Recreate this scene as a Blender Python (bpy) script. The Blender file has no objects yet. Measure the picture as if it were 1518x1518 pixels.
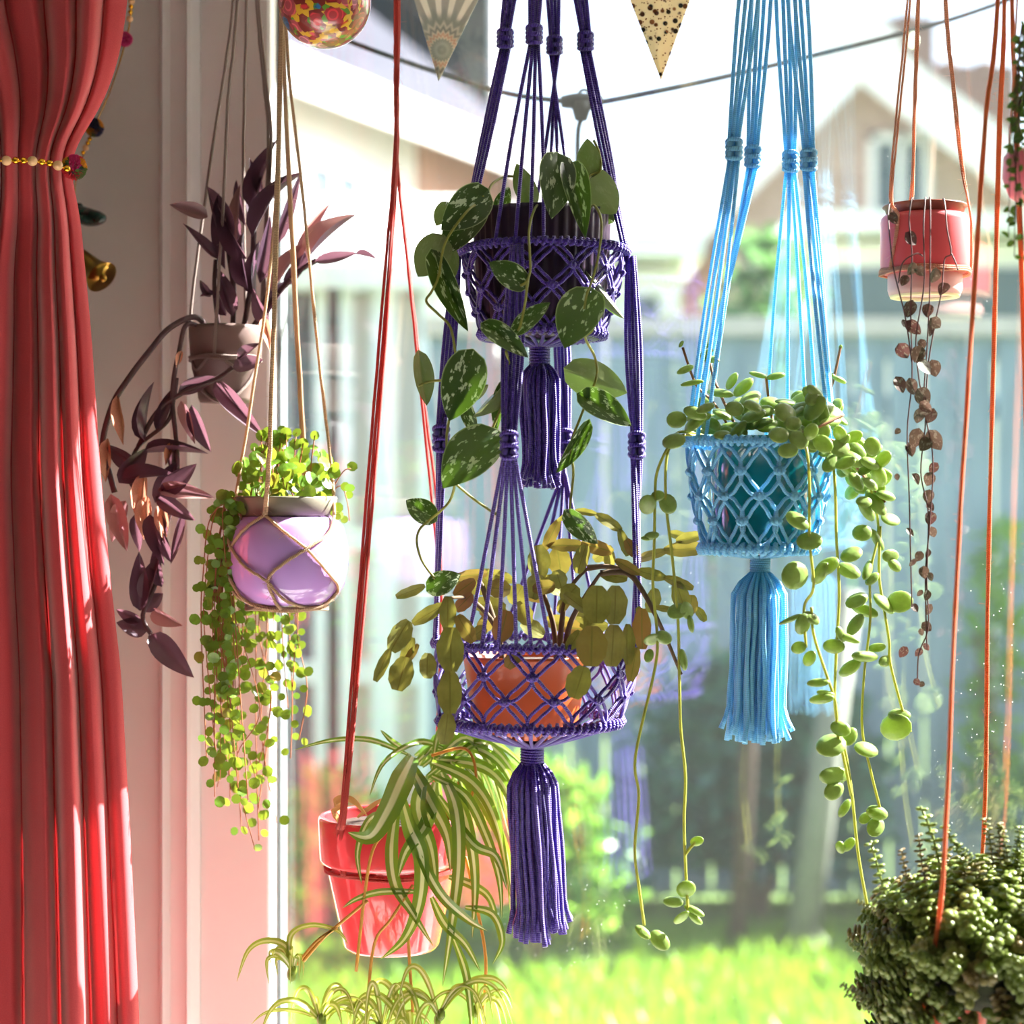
import bpy, bmesh, math, random
import numpy as np
from mathutils import Vector, Matrix

# ------------------------------------------------------------------ camera, sky, sun, exposure
scene = bpy.context.scene
COL = scene.collection
EYE = 1.40
LENS = 67.2
F = 1518 * LENS / 36.0
cam_d = bpy.data.cameras.new('camera'); cam = bpy.data.objects.new('camera', cam_d); COL.objects.link(cam)
cam.location = (0, 0, EYE); cam.rotation_euler = (math.pi/2, 0, 0)
cam_d.lens = LENS; cam_d.sensor_width = 36; cam_d.clip_start = 0.05; cam_d.clip_end = 200
cam_d.dof.use_dof = True; cam_d.dof.focus_distance = 1.86; cam_d.dof.aperture_fstop = 3.6
scene.camera = cam

SUN_AZ, SUN_EL = math.radians(70), math.radians(40)
w = bpy.data.worlds.new('sky'); scene.world = w; w.use_nodes = True
nt = w.node_tree; bg = nt.nodes['Background']
sky = nt.nodes.new('ShaderNodeTexSky'); sky.sky_type = 'NISHITA'
sky.sun_disc = False; sky.sun_elevation = SUN_EL; sky.sun_rotation = SUN_AZ
sky.air_density = 1.0; sky.dust_density = 3.0; sky.ozone_density = 1.0
nt.links.new(sky.outputs[0], bg.inputs[0]); bg.inputs[1].default_value = 0.32
sd = bpy.data.lights.new('sun_offscreen', 'SUN'); sun = bpy.data.objects.new('sun_offscreen', sd); COL.objects.link(sun)
sd.energy = 28.0; sd.angle = math.radians(0.55); sd.color = (1.0, 0.955, 0.90)
sdir = Vector((math.sin(SUN_AZ)*math.cos(SUN_EL), math.cos(SUN_AZ)*math.cos(SUN_EL), math.sin(SUN_EL)))
sun.rotation_euler = (-sdir).to_track_quat('-Z', 'Y').to_euler(); sun.location = (8, 6, 9)
scene.view_settings.view_transform = 'Standard'; scene.view_settings.look = 'None'
scene.view_settings.gamma = 1.0; scene.view_settings.use_curve_mapping = False
scene.view_settings.exposure = 1.0
try:
    scene.cycles.max_bounces = 8; scene.cycles.diffuse_bounces = 4; scene.cycles.transparent_max_bounces = 24
    scene.cycles.caustics_reflective = False; scene.cycles.caustics_refractive = False
    scene.cycles.sample_clamp_indirect = 6.0
except Exception: pass

R = random.Random(7)
rad = math.radians
# ------------------------------------------------------------------ geometry helpers
GA = rad(19.0); GD = 1.95                       # the glass: its angle to the view and its distance
GN = Vector((math.sin(GA), math.cos(GA), 0)); GU = Vector((math.cos(GA), -math.sin(GA), 0))
def W(s, d, z): v = GN*(GD-d) + GU*s; return Vector((v.x, v.y, z))     # along the glass, into the room, up
def Yd(px, d):                                  # depth of a pixel column at distance d in front of the glass
    t = (px-759)/F; return (GD-d)/(t*math.sin(GA)+math.cos(GA))
def Sd(px, d):
    Y = Yd(px, d); return (px-759)/F*Y*math.cos(GA) - Y*math.sin(GA)
def P(px, py, Y): return Vector(((px-759)/F*Y, Y, EYE+(759-py)/F*Y))

def lin(h):
    if isinstance(h, str):
        c = [int(h[i:i+2], 16)/255 for i in (0, 2, 4)]
    else: c = h
    return tuple(x/12.92 if x <= 0.04045 else ((x+0.055)/1.055)**2.4 for x in c) + (1.0,)

def smooth(pts, n=6, closed=False):
    pts = [Vector(p) for p in pts]
    if len(pts) < 3 and not closed:
        return [pts[0].lerp(pts[-1], i/n) for i in range(n+1)]
    out = []; m = len(pts); rng = m if closed else m-1
    for i in range(rng):
        if closed: p0, p1, p2, p3 = pts[(i-1) % m], pts[i], pts[(i+1) % m], pts[(i+2) % m]
        else: p0, p1, p2, p3 = pts[max(i-1, 0)], pts[i], pts[i+1], pts[min(i+2, m-1)]
        for k in range(n):
            t = k/n; t2 = t*t; t3 = t2*t
            out.append(0.5*((2*p1) + (p2-p0)*t + (2*p0-5*p1+4*p2-p3)*t2 + (3*p1-p0-3*p2+p3)*t3))
    if not closed: out.append(pts[-1])
    return out

class MB:
    def __init__(s): s.v = []; s.f = []; s.uv = []
    def quad(s, a, b, c, d, uv=None):
        i = len(s.v); s.v += [a, b, c, d]; s.f.append((i, i+1, i+2, i+3)); s.uv.append(uv or ((0,0),(1,0),(1,1),(0,1)))
    def tube(s, path, r, n=6, closed=False, cap=True):
        path = [Vector(p) for p in path]; m = len(path)
        if m < 2: return
        rf = r if callable(r) else (lambda t: r)
        tang = []
        for i in range(m):
            a = path[(i-1) % m] if (closed or i > 0) else path[i]
            b = path[(i+1) % m] if (closed or i < m-1) else path[i]
            t = b-a; tang.append(t.normalized() if t.length > 1e-9 else Vector((0, 0, 1)))
        ref = Vector((0, 0, 1)) if abs(tang[0].z) < 0.9 else Vector((1, 0, 0))
        nrm = (ref - tang[0]*ref.dot(tang[0])).normalized()
        base = len(s.v); L = 0; lens = []
        for i in range(m):
            if i: L += (path[i]-path[i-1]).length
            lens.append(L)
            nrm = (nrm - tang[i]*nrm.dot(tang[i]))
            nrm = nrm.normalized() if nrm.length > 1e-6 else tang[i].orthogonal().normalized()
            b = tang[i].cross(nrm); rr = rf(i/(m-1))
            for k in range(n):
                a = 2*math.pi*k/n
                s.v.append(path[i] + nrm*(rr*math.cos(a)) + b*(rr*math.sin(a)))
        rng = m if closed else m-1
        for i in range(rng):
            j = (i+1) % m
            l0, l1 = lens[i], lens[i]+((path[j]-path[i]).length)
            for k in range(n):
                k2 = (k+1) % n
                s.f.append((base+i*n+k, base+i*n+k2, base+j*n+k2, base+j*n+k))
                s.uv.append(((l0, k/n), (l0, (k+1)/n), (l1, (k+1)/n), (l1, k/n)))
        if cap and not closed:
            s.f.append(tuple(base+k for k in reversed(range(n)))); s.uv.append(tuple((0, 0) for k in range(n)))
            s.f.append(tuple(base+(m-1)*n+k for k in range(n))); s.uv.append(tuple((lens[-1], 0) for k in range(n)))
    def lathe(s, prof, c, n=48, rmod=None):
        # prof: list of (radius, z); c: centre
        base = len(s.v); m = len(prof)
        for (r, z) in prof:
            for k in range(n):
                a = 2*math.pi*k/n; rr = r*(rmod(a) if rmod and r > 1e-5 else 1)
                s.v.append(Vector((c[0]+rr*math.sin(a), c[1]-rr*math.cos(a), z)))
        for i in range(m-1):
            for k in range(n):
                k2 = (k+1) % n
                s.f.append((base+i*n+k, base+i*n+k2, base+(i+1)*n+k2, base+(i+1)*n+k))
                s.uv.append(((k/n, i/m), ((k+1)/n, i/m), ((k+1)/n, (i+1)/m), (k/n, (i+1)/m)))
    def box(s, c, ax, hx, ay, hy, az, hz):
        c = Vector(c); base = len(s.v)
        for sx in (-1, 1):
            for sy in (-1, 1):
                for sz in (-1, 1): s.v.append(c+Vector(ax)*(hx*sx)+Vector(ay)*(hy*sy)+Vector(az)*(hz*sz))
        for f in ((0,1,3,2),(4,6,7,5),(0,4,5,1),(2,3,7,6),(0,2,6,4),(1,5,7,3)):
            s.f.append(tuple(base+i for i in f)); s.uv.append(((0,0),(1,0),(1,1),(0,1)))
    def abox(s, x0, x1, y0, y1, z0, z1):
        s.box(((x0+x1)/2, (y0+y1)/2, (z0+z1)/2), (1,0,0), abs(x1-x0)/2, (0,1,0), abs(y1-y0)/2, (0,0,1), abs(z1-z0)/2)
    def wbox(s, s0, s1, d0, d1, z0, z1):        # a box aligned with the window wall
        c = W((s0+s1)/2, (d0+d1)/2, (z0+z1)/2)
        s.box(c, GU, abs(s1-s0)/2, GN, abs(d1-d0)/2, (0,0,1), abs(z1-z0)/2)
    def ball(s, c, r, n=8, m=5, sq=(1,1,1), rot=None):
        c = Vector(c); base = len(s.v)
        for i in range(m+1):
            ph = math.pi*i/m
            for k in range(n):
                a = 2*math.pi*k/n
                v = Vector((r*sq[0]*math.sin(ph)*math.cos(a), r*sq[1]*math.sin(ph)*math.sin(a), r*sq[2]*math.cos(ph)))
                s.v.append(c + (rot @ v if rot else v))
        for i in range(m):
            for k in range(n):
                k2 = (k+1) % n
                s.f.append((base+i*n+k, base+(i+1)*n+k, base+(i+1)*n+k2, base+i*n+k2))
                s.uv.append(((k/n, i/m), (k/n, (i+1)/m), ((k+1)/n, (i+1)/m), ((k+1)/n, i/m)))
    def mesh(s, name, mat, off=None, sm=True):
        me = bpy.data.meshes.new(name); o = off or Vector((0, 0, 0))
        me.from_pydata([tuple(Vector(v)-o) for v in s.v], [], s.f)
        uvl = me.uv_layers.new(name='UVMap'); flat = []
        for u in s.uv:
            for p in u: flat += [p[0], p[1]]
        if len(flat) == 2*len(me.loops): uvl.data.foreach_set('uv', flat)
        if sm: me.polygons.foreach_set('use_smooth', [True]*len(me.polygons))
        if mat: me.materials.append(mat)
        me.update(); return me
    def build(s, name, mat, parent=None, sm=True):
        off = ORG.get(parent.name, Vector((0,0,0))) if parent else None
        if parent is None and s.v:
            vs = s.v; off = Vector((sum(v[0] for v in vs)/len(vs), sum(v[1] for v in vs)/len(vs), min(v[2] for v in vs)))
        o = bpy.data.objects.new(name, s.mesh(name, mat, off, sm)); COL.objects.link(o)
        if parent: o.parent = parent; ORG[o.name] = off
        else: o.location = off; ORG[o.name] = off
        return o
ORG = {}
def thing(name, label, cat, loc, group=None):
    o = bpy.data.objects.new(name, None); COL.objects.link(o); o.location = loc; o.empty_display_size = .02
    o['label'] = label; o['category'] = cat
    if group: o['group'] = group
    ORG[o.name] = Vector(loc); return o
def tag(o, label=None, cat=None, group=None, kind=None):
    if label: o['label'] = label
    if cat: o['category'] = cat
    if group: o['group'] = group
    if kind: o['kind'] = kind
    return o

# ------------------------------------------------------------------ materials
def newmat(name):
    m = bpy.data.materials.new(name); m.use_nodes = True
    n = m.node_tree.nodes; return m, n, m.node_tree.links, n['Principled BSDF']
def N(nodes, t, **kw):
    x = nodes.new(t)
    for k, v in kw.items():
        if k in x.inputs: x.inputs[k].default_value = v
        else: setattr(x, k, v)
    return x
def ramp(nodes, stops, interp='LINEAR'):
    r = nodes.new('ShaderNodeValToRGB'); r.color_ramp.interpolation = interp; e = r.color_ramp.elements
    while len(e) < len(stops): e.new(0.5)
    for i, (p, c) in enumerate(stops): e[i].position = p; e[i].color = c
    return r
def bumpify(n, l, b, height, strength, dist=0.002):
    bp = N(n, 'ShaderNodeBump', Strength=strength, Distance=dist)
    l.new(height, bp.inputs['Height']); l.new(bp.outputs[0], b.inputs['Normal']); return bp

def simple(name, col, rough=.5, var=.12, scale=30, bump=0.0, metal=0, coat=0, spec=.5, sheen=0, trans=0, tcol=None):
    m, n, l, b = newmat(name); c = lin(col)
    tc = n.new('ShaderNodeTexCoord')
    nz = N(n, 'ShaderNodeTexNoise', Scale=scale, Detail=4.0); l.new(tc.outputs['Object'], nz.inputs['Vector'])
    lo = tuple(x*(1-var) for x in c[:3])+(1,); hi = tuple(min(1, x*(1+var)) for x in c[:3])+(1,)
    rp = ramp(n, [(.3, lo), (.7, hi)]); l.new(nz.outputs['Fac'], rp.inputs[0]); l.new(rp.outputs[0], b.inputs['Base Color'])
    b.inputs['Roughness'].default_value = rough; b.inputs['Metallic'].default_value = metal
    b.inputs['Coat Weight'].default_value = coat; b.inputs['Specular IOR Level'].default_value = spec
    b.inputs['Sheen Weight'].default_value = sheen
    if bump: bumpify(n, l, b, nz.outputs['Fac'], bump)
    if trans:
        tr = N(n, 'ShaderNodeBsdfTranslucent', Color=lin(tcol or col)); mx = N(n, 'ShaderNodeMixShader', Fac=trans)
        l.new(b.outputs[0], mx.inputs[1]); l.new(tr.outputs[0], mx.inputs[2]); l.new(mx.outputs[0], n['Material Output'].inputs[0])
    return m

def cord_mat(name, col, pitch=400, rough=.45, trans=.12, var=.25, bump=.5):
    m, n, l, b = newmat(name); c = lin(col)
    uv = n.new('ShaderNodeUVMap'); mp = N(n, 'ShaderNodeMapping'); mp.inputs['Scale'].default_value = (pitch, 1, 1)
    l.new(uv.outputs[0], mp.inputs[0])
    sp = n.new('ShaderNodeSeparateXYZ'); l.new(mp.outputs[0], sp.inputs[0])
    ad = N(n, 'ShaderNodeMath', operation='ADD'); l.new(sp.outputs[0], ad.inputs[0]); l.new(sp.outputs[1], ad.inputs[1])
    m2 = N(n, 'ShaderNodeMath', operation='MULTIPLY'); l.new(ad.outputs[0], m2.inputs[0]); m2.inputs[1].default_value = 2*math.pi
    sn = N(n, 'ShaderNodeMath', operation='SINE'); l.new(m2.outputs[0], sn.inputs[0])
    mr = N(n, 'ShaderNodeMapRange'); l.new(sn.outputs[0], mr.inputs[0]); mr.inputs[1].default_value = -1
    lo = tuple(x*(1-var) for x in c[:3])+(1,); hi = tuple(min(1, x*(1+var*.6)) for x in c[:3])+(1,)
    rp = ramp(n, [(0, lo), (1, hi)]); l.new(mr.outputs[0], rp.inputs[0])
    out = rp.outputs[0]
    l.new(out, b.inputs['Base Color']); b.inputs['Roughness'].default_value = rough
    b.inputs['Sheen Weight'].default_value = .3
    bumpify(n, l, b, mr.outputs[0], bump, .001)
    if trans:
        tr = N(n, 'ShaderNodeBsdfTranslucent'); l.new(out, tr.inputs[0]); mx = N(n, 'ShaderNodeMixShader', Fac=trans)
        l.new(b.outputs[0], mx.inputs[1]); l.new(tr.outputs[0], mx.inputs[2]); l.new(mx.outputs[0], n['Material Output'].inputs[0])
    return m

def leaf_mat(name, top, under, tcol, trans=.45, rough=.35, spots=None, edge=None, stripe=None, var=.25, vein=None, spec=.5, redmix=None):
    m, n, l, b = newmat(name)
    tc = n.new('ShaderNodeTexCoord'); oi = n.new('ShaderNodeObjectInfo')
    uv = n.new('ShaderNodeUVMap'); su = n.new('ShaderNodeSeparateXYZ'); l.new(uv.outputs[0], su.inputs[0])
    ad = N(n, 'ShaderNodeVectorMath', operation='ADD'); l.new(tc.outputs['Object'], ad.inputs[0]); l.new(oi.outputs['Location'], ad.inputs[1])
    nz = N(n, 'ShaderNodeTexNoise', Scale=3.0, Detail=3.0); l.new(ad.outputs[0], nz.inputs['Vector'])
    c = lin(top); rp = ramp(n, [(.3, tuple(x*(1-var) for x in c[:3])+(1,)), (.7, tuple(min(1, x*(1+var)) for x in c[:3])+(1,))])
    l.new(nz.outputs['Fac'], rp.inputs[0]); col = rp.outputs[0]
    def mix(fac, a, bcol):
        mx = N(n, 'ShaderNodeMix', data_type='RGBA'); l.new(fac, mx.inputs[0]); l.new(a, mx.inputs[6])
        if isinstance(bcol, tuple): mx.inputs[7].default_value = bcol
        else: l.new(bcol, mx.inputs[7])
        return mx.outputs[2]
    ab = N(n, 'ShaderNodeMath', operation='ABSOLUTE')           # |u| : 0 on the midrib, 1 on the edge
    s1 = N(n, 'ShaderNodeMath', operation='MULTIPLY_ADD'); l.new(su.outputs[0], s1.inputs[0]); s1.inputs[1].default_value = 2; s1.inputs[2].default_value = -1
    l.new(s1.outputs[0], ab.inputs[0])
    if redmix:
        rr = ramp(n, [(redmix[1], (0,0,0,1)), (redmix[2], (1,1,1,1))]); l.new(oi.outputs['Random'], rr.inputs[0]); col = mix(rr.outputs[0], col, lin(redmix[0]))
    if spots:
        mp = N(n, 'ShaderNodeMapping'); mp.inputs['Scale'].default_value = (spots[1]*1.0, spots[1]*.55, spots[1]); l.new(ad.outputs[0], mp.inputs[0])
        n2 = N(n, 'ShaderNodeTexNoise', Scale=1.0, Detail=2.5, Roughness=.65); l.new(mp.outputs[0], n2.inputs['Vector'])
        r2 = ramp(n, [(spots[2], (0,0,0,1)), (spots[2]+.03, (1,1,1,1))]); l.new(n2.outputs['Fac'], r2.inputs[0]); col = mix(r2.outputs[0], col, lin(spots[0]))
    if stripe:
        r3 = ramp(n, [(stripe[1], (1,1,1,1)), (stripe[1]+.12, (0,0,0,1))]); l.new(ab.outputs[0], r3.inputs[0]); col = mix(r3.outputs[0], col, lin(stripe[0]))
    if edge:
        r4 = ramp(n, [(edge[1], (0,0,0,1)), (edge[1]+.06, (1,1,1,1))]); l.new(ab.outputs[0], r4.inputs[0]); col = mix(r4.outputs[0], col, lin(edge[0]))
    if vein:
        r5 = ramp(n, [(.03, (1,1,1,1)), (.08, (0,0,0,1))]); l.new(ab.outputs[0], r5.inputs[0]); col = mix(r5.outputs[0], col, lin(vein))
    topc = col
    if under:
        g = n.new('ShaderNodeNewGeometry'); col = mix(g.outputs['Backfacing'], col, lin(under))
    l.new(col, b.inputs['Base Color']); b.inputs['Roughness'].default_value = rough; b.inputs['Specular IOR Level'].default_value = spec
    bumpify(n, l, b, nz.outputs['Fac'], .15, .004)
    tr = n.new('ShaderNodeBsdfTranslucent')
    tmx = N(n, 'ShaderNodeMix', data_type='RGBA'); tmx.inputs[0].default_value = .35; tmx.inputs[6].default_value = lin(tcol); l.new(topc, tmx.inputs[7])
    l.new(tmx.outputs[2], tr.inputs[0])
    mx = N(n, 'ShaderNodeMixShader', Fac=trans); l.new(b.outputs[0], mx.inputs[1]); l.new(tr.outputs[0], mx.inputs[2])
    l.new(mx.outputs[0], n['Material Output'].inputs[0]); return m

# ------------------------------------------------------------------ leaf shapes (base at origin, tip at +Y, face up +Z)
def leaf_mesh(name, mat, prof, nv=9, nu=6, fold=.12, bend=-.15, notch=0, cup=0, twist=0, wave=0):
    b = MB(); grid = []
    for j in range(nv+1):
        t = j/nv; wd = prof(t); row = []
        for i in range(nu+1):
            s = 2*i/nu-1
            x = s*wd*.5; y = t - notch*(1-t)**2.2*abs(s)**1.3
            z = fold*abs(s)*wd*.5 + bend*t*t + cup*(1-s*s)*wd*.25 + wave*math.sin(t*11+s*2)*abs(s)
            a = twist*t
            x, z = x*math.cos(a)-z*math.sin(a)*.3, z + x*math.sin(a)
            row.append(Vector((x, y, z)))
        grid.append(row)
    for j in range(nv):
        for i in range(nu):
            u0, u1, t0, t1 = i/nu, (i+1)/nu, j/nv, (j+1)/nv
            b.quad(grid[j][i], grid[j][i+1], grid[j+1][i+1], grid[j+1][i], ((u0,t0),(u1,t0),(u1,t1),(u0,t1)))
    me = b.mesh(name, mat); bm = bmesh.new(); bm.from_mesh(me); bmesh.ops.remove_doubles(bm, verts=bm.verts, dist=1e-5)
    bm.to_mesh(me); bm.free(); me.polygons.foreach_set('use_smooth', [True]*len(me.polygons)); return me
def pad_mesh(name, mat, n=12, thick=.16, prof=None):           # a thick succulent leaf, closed
    b = MB(); m = 5; base = 0
    for sgn in (1, -1):
        pass
    rings = [(0.0, thick), (.45, thick*.92), (.8, thick*.62), (.96, thick*.25), (1.0, 0), (.96, -thick*.2), (.8, -thick*.4), (.45, -thick*.55), (0, -thick*.6)]
    for (r, z) in rings:
        for k in range(n):
            a = 2*math.pi*k/n; b.v.append(Vector((r*.5*math.sin(a), .5-.5*r*math.cos(a), z)))
    for i in range(len(rings)-1):
        for k in range(n):
            k2 = (k+1) % n
            b.f.append((i*n+k, i*n+k2, (i+1)*n+k2, (i+1)*n+k))
            q = [b.v[j] for j in b.f[-1]]; b.uv.append(tuple((v.x+.5, v.y) for v in q))
    me = b.mesh(name, mat); bm = bmesh.new(); bm.from_mesh(me); bmesh.ops.remove_doubles(bm, verts=bm.verts, dist=1e-5)
    bmesh.ops.recalc_face_normals(bm, faces=bm.faces); bm.to_mesh(me); bm.free()
    me.polygons.foreach_set('use_smooth', [True]*len(me.polygons)); return me
TOCAM = Vector((0, -1, 0))
def place(me, name, parent, base, tip, width, nrm=None, thick=None):
    base = Vector(base); tip = Vector(tip); y = tip-base; L = y.length
    if L < 1e-6: y = Vector((0, 0, -1)); L = 1e-3
    y = y.normalized(); z = Vector(nrm if nrm is not None else TOCAM); z = z-y*z.dot(y)
    z = z.normalized() if z.length > 1e-4 else y.orthogonal().normalized()
    x = y.cross(z)
    off = ORG.get(parent.name, Vector((0,0,0)))
    o = bpy.data.objects.new(name, me); COL.objects.link(o); o.parent = parent
    tz = thick if thick else L
    M = Matrix(((x.x*width, y.x*L, z.x*tz, base.x-off.x), (x.y*width, y.y*L, z.y*tz, base.y-off.y), (x.z*width, y.z*L, z.z*tz, base.z-off.z), (0,0,0,1)))
    o.matrix_basis = M; return o
def rv(a=1.0): return Vector((R.uniform(-a, a), R.uniform(-a, a), R.uniform(-a, a)))

class Spot:                                      # a hanging planter: pixel column, distance from glass
    def __init__(s, px, d):
        s.px = px; s.Y = Yd(px, d); s.k = s.Y/F; s.x = (px-759)*s.k; s.c = (s.x, s.Y)
    def z(s, py): return EYE+(759-py)*s.k
    def pt(s, rpx, ang, py): r = rpx*s.k; return Vector((s.x+r*math.sin(ang), s.Y-r*math.cos(ang), s.z(py)))
    def p(s, px, py, dy=0): return P(px, py, s.Y+dy)
    def prof(s, lst): return [(r*s.k, s.z(py)) for r, py in lst]
    def path(s, lst, n=5): return smooth([s.p(q[0], q[1], q[2] if len(q) > 2 else 0) for q in lst], n)
# ------------------------------------------------------------------ room shell
M_wall = simple('wall_paint', 'e6e1dd', .7, .03, 6, .05)
M_white = simple('white_gloss_paint', 'ece8e6', .35, .02, 8, .02)
M_dim_wall = simple('reflection_dimming_green', '6f746c', .8, .05, 5)  # dark green invented for the unseen walls, to weaken their reflection in the glass
M_ceil = simple('ceiling_paint', 'e8e4de', .8, .02, 5)
M_gask = simple('gasket_rubber', '6a7478', .6, .1, 30)
def wood_mat(name, a, b_, scale=3, rough=.5, stretch=(1, 12, 1)):
    m, n, l, b = newmat(name); tc = n.new('ShaderNodeTexCoord'); mp = N(n, 'ShaderNodeMapping'); mp.inputs['Scale'].default_value = stretch
    l.new(tc.outputs['Object'], mp.inputs[0]); nz = N(n, 'ShaderNodeTexNoise', Scale=scale, Detail=6.0, Distortion=.6); l.new(mp.outputs[0], nz.inputs['Vector'])
    rp = ramp(n, [(.3, lin(a)), (.7, lin(b_))]); l.new(nz.outputs['Fac'], rp.inputs[0]); l.new(rp.outputs[0], b.inputs['Base Color'])
    b.inputs['Roughness'].default_value = rough; bumpify(n, l, b, nz.outputs['Fac'], .15); return m
M_floor = wood_mat('floorboards', 'dad5d0', 'e8e4e0', 3, .5)

def glass_mat(name, refl=.052, dust=True):
    m, n, l, b = newmat(name); n.remove(b)
    tr = N(n, 'ShaderNodeBsdfTransparent', Color=(.985, .993, .99, 1)); gl = N(n, 'ShaderNodeBsdfGlossy', Color=(1, 1, 1, 1), Roughness=.012)
    fr = N(n, 'ShaderNodeLayerWeight', Blend=.5); pw = N(n, 'ShaderNodeMath', operation='POWER'); l.new(fr.outputs['Facing'], pw.inputs[0]); pw.inputs[1].default_value = 5
    mm = N(n, 'ShaderNodeMath', operation='MULTIPLY_ADD'); l.new(pw.outputs[0], mm.inputs[0]); mm.inputs[1].default_value = .3; mm.inputs[2].default_value = refl
    mx = n.new('ShaderNodeMixShader'); l.new(mm.outputs[0], mx.inputs[0]); l.new(tr.outputs[0], mx.inputs[1]); l.new(gl.outputs[0], mx.inputs[2])
    out = mx.outputs[0]
    if dust:
        tc = n.new('ShaderNodeTexCoord'); vo = N(n, 'ShaderNodeTexVoronoi', Scale=95.0); l.new(tc.outputs['Object'], vo.inputs['Vector'])
        nz = N(n, 'ShaderNodeTexNoise', Scale=7.0, Detail=3.0); l.new(tc.outputs['Object'], nz.inputs['Vector'])
        rp = ramp(n, [(.04, (.28,.28,.28,1)), (.075, (0,0,0,1))]); l.new(vo.outputs['Distance'], rp.inputs[0])
        r2 = ramp(n, [(.52, (0,0,0,1)), (.7, (1,1,1,1))]); l.new(nz.outputs['Fac'], r2.inputs[0])
        m3 = N(n, 'ShaderNodeMath', operation='MULTIPLY'); l.new(rp.outputs[0], m3.inputs[0]); l.new(r2.outputs[0], m3.inputs[1])
        a3 = N(n, 'ShaderNodeMath', operation='ADD'); l.new(m3.outputs[0], a3.inputs[0]); a3.inputs[1].default_value = .003
        tl = N(n, 'ShaderNodeBsdfTranslucent', Color=(.9, .9, .88, 1)); m4 = n.new('ShaderNodeMixShader')
        l.new(a3.outputs[0], m4.inputs[0]); l.new(out, m4.inputs[1]); l.new(tl.outputs[0], m4.inputs[2]); out = m4.outputs[0]
    l.new(out, n['Material Output'].inputs[0]); return m
M_glass = glass_mat('window_glass')

SL, SR = -1.75, 2.4                              # side walls of the room, along the glass
ZF, ZC, ZT = .06, 2.62, 2.26                     # floor, ceiling, window head
DB = 4.9                                         # rear wall
s235, s400 = Sd(235, .03), Sd(400, .016); s412 = s400+.0015
def struct(name, m, mat, parent=None, label=None, sm=False):
    o = m.build(name, mat, parent, sm)
    if parent is None: o['kind'] = 'structure'
    if label: o['label'] = label
    return o
b = MB(); b.wbox(SL, SR, 0.05, DB, -.1, ZF); struct('floor', b, M_floor, label='pale wooden floor of the room')
b = MB(); b.wbox(SL-.1, SR+.1, -.3, DB+.1, ZC, ZC+.1); struct('ceiling', b, M_ceil, label='white ceiling of the room')
b = MB(); b.wbox(SL, s235, -.018, .020, -.1, ZC); b.wbox(s235, SR, -.28, .020, ZT, ZC); b.wbox(1.4, SR, -.3, .020, -.1, ZT)
b.wbox(s235, s400-.031, -.018, -.01, -.1, ZT); struct('wall_window', b, M_wall, label='cream plaster wall around the tall window')
b = MB(); b.wbox(SL-.1, SL, -.3, DB, -.1, ZC); struct('wall_left', b, M_dim_wall, label='unseen side wall by the curtain, sage green to dim glass reflections')
b = MB(); b.wbox(SR, SR+.1, -.3, DB, -.1, ZC); struct('wall_right', b, M_wall, label='cream plaster side wall of the room')
b = MB(); b.wbox(SL, SR, DB, DB+.1, -.1, ZC); struct('wall_rear', b, M_dim_wall, label='unseen wall facing the window, sage green to dim glass reflections')

# window_1: white frame, gaskets, double glazed panes
b = MB()
b.wbox(s400-.03, s412, -.018, -.0005, .02, ZT)                     # left stile
b.wbox(s412, 1.4, -.06, .03, ZT-.06, ZT); b.wbox(s412, 1.4, -.06, .03, .02, .10); b.wbox(1.34, 1.4, -.06, .03, .1, ZT-.06)
win = struct('window_1', b, M_white, label='tall white framed window with double glazing')
b = MB(); b.wbox(.33, .41, -.06, .03, .10, ZT-.06); b.build('mullion', M_white, win, False)
b = MB(); b.wbox(s412, s412+.004, -.0175, -.0008, .10, ZT-.06); b.build('gasket', M_gask, win, False)
for k, dd in enumerate((-.0015, -.0130)):
    for (a0, a1) in ((s412+.001, .33), (.41, 1.34)):
        b = MB(); b.wbox(a0, a1, dd-.004, dd, .10, ZT-.06); b.build('pane', M_glass, win, False)
# architrave: stepped and rounded vertical boards
def vboard(name, prof, mat, label):
    # prof: list of (s, d) points along the moulding
    b = MB(); n = len(prof)
    for i in range(n-1):
        a, c = prof[i], prof[i+1]
        b.quad(W(a[0], a[1], ZF), W(c[0], c[1], ZF), W(c[0], c[1], ZT+.08), W(a[0], a[1], ZT+.08))
    b.quad(*[W(q[0], q[1], ZT+.08) for q in (prof[0], (prof[0][0], 0), (prof[-1][0], 0), prof[-1])])
    return struct(name, b, mat, label=label)
s247, s276, s284, s292, s392 = [Sd(q, .028) for q in (246, 275, 283, 291, 392)]
vboard('trim_1', [(s235+.001, .0), (s235+.001, .026), (s235+.003, .032), (s247, .036), (s247+.002, .030), (s247+.004, .025), (s276, .025), (s276+.002, .029),
       (s284-.002, .036), (s284, .037), (s284+.003, .034), (s292, .020), (s292, 0)], M_white, 'white moulded architrave board beside the glass')
vboard('trim_2', [(s292+.0005, 0), (s292+.0005, .018), (s392-.002, .018), (s392, .0165), (s400, .016), (s400+.001, .012), (s400+.001, 0)], M_white, 'flat white door casing next to the glass edge')
M_caulk = simple('old_caulk', 'c9a98c', .9, .35, 60, .4)
b = MB(); rr = random.Random(3)
b.tube([W(s235-.001+rr.uniform(-.0006, .0006), .022, .1+i*.012) for i in range(175)], lambda t: .0011+.0009*rr.random(), 5)
tag(b.build('crack_filler', M_caulk), 'crumbling tan filler line between plaster wall and white architrave', 'filler')

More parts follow.
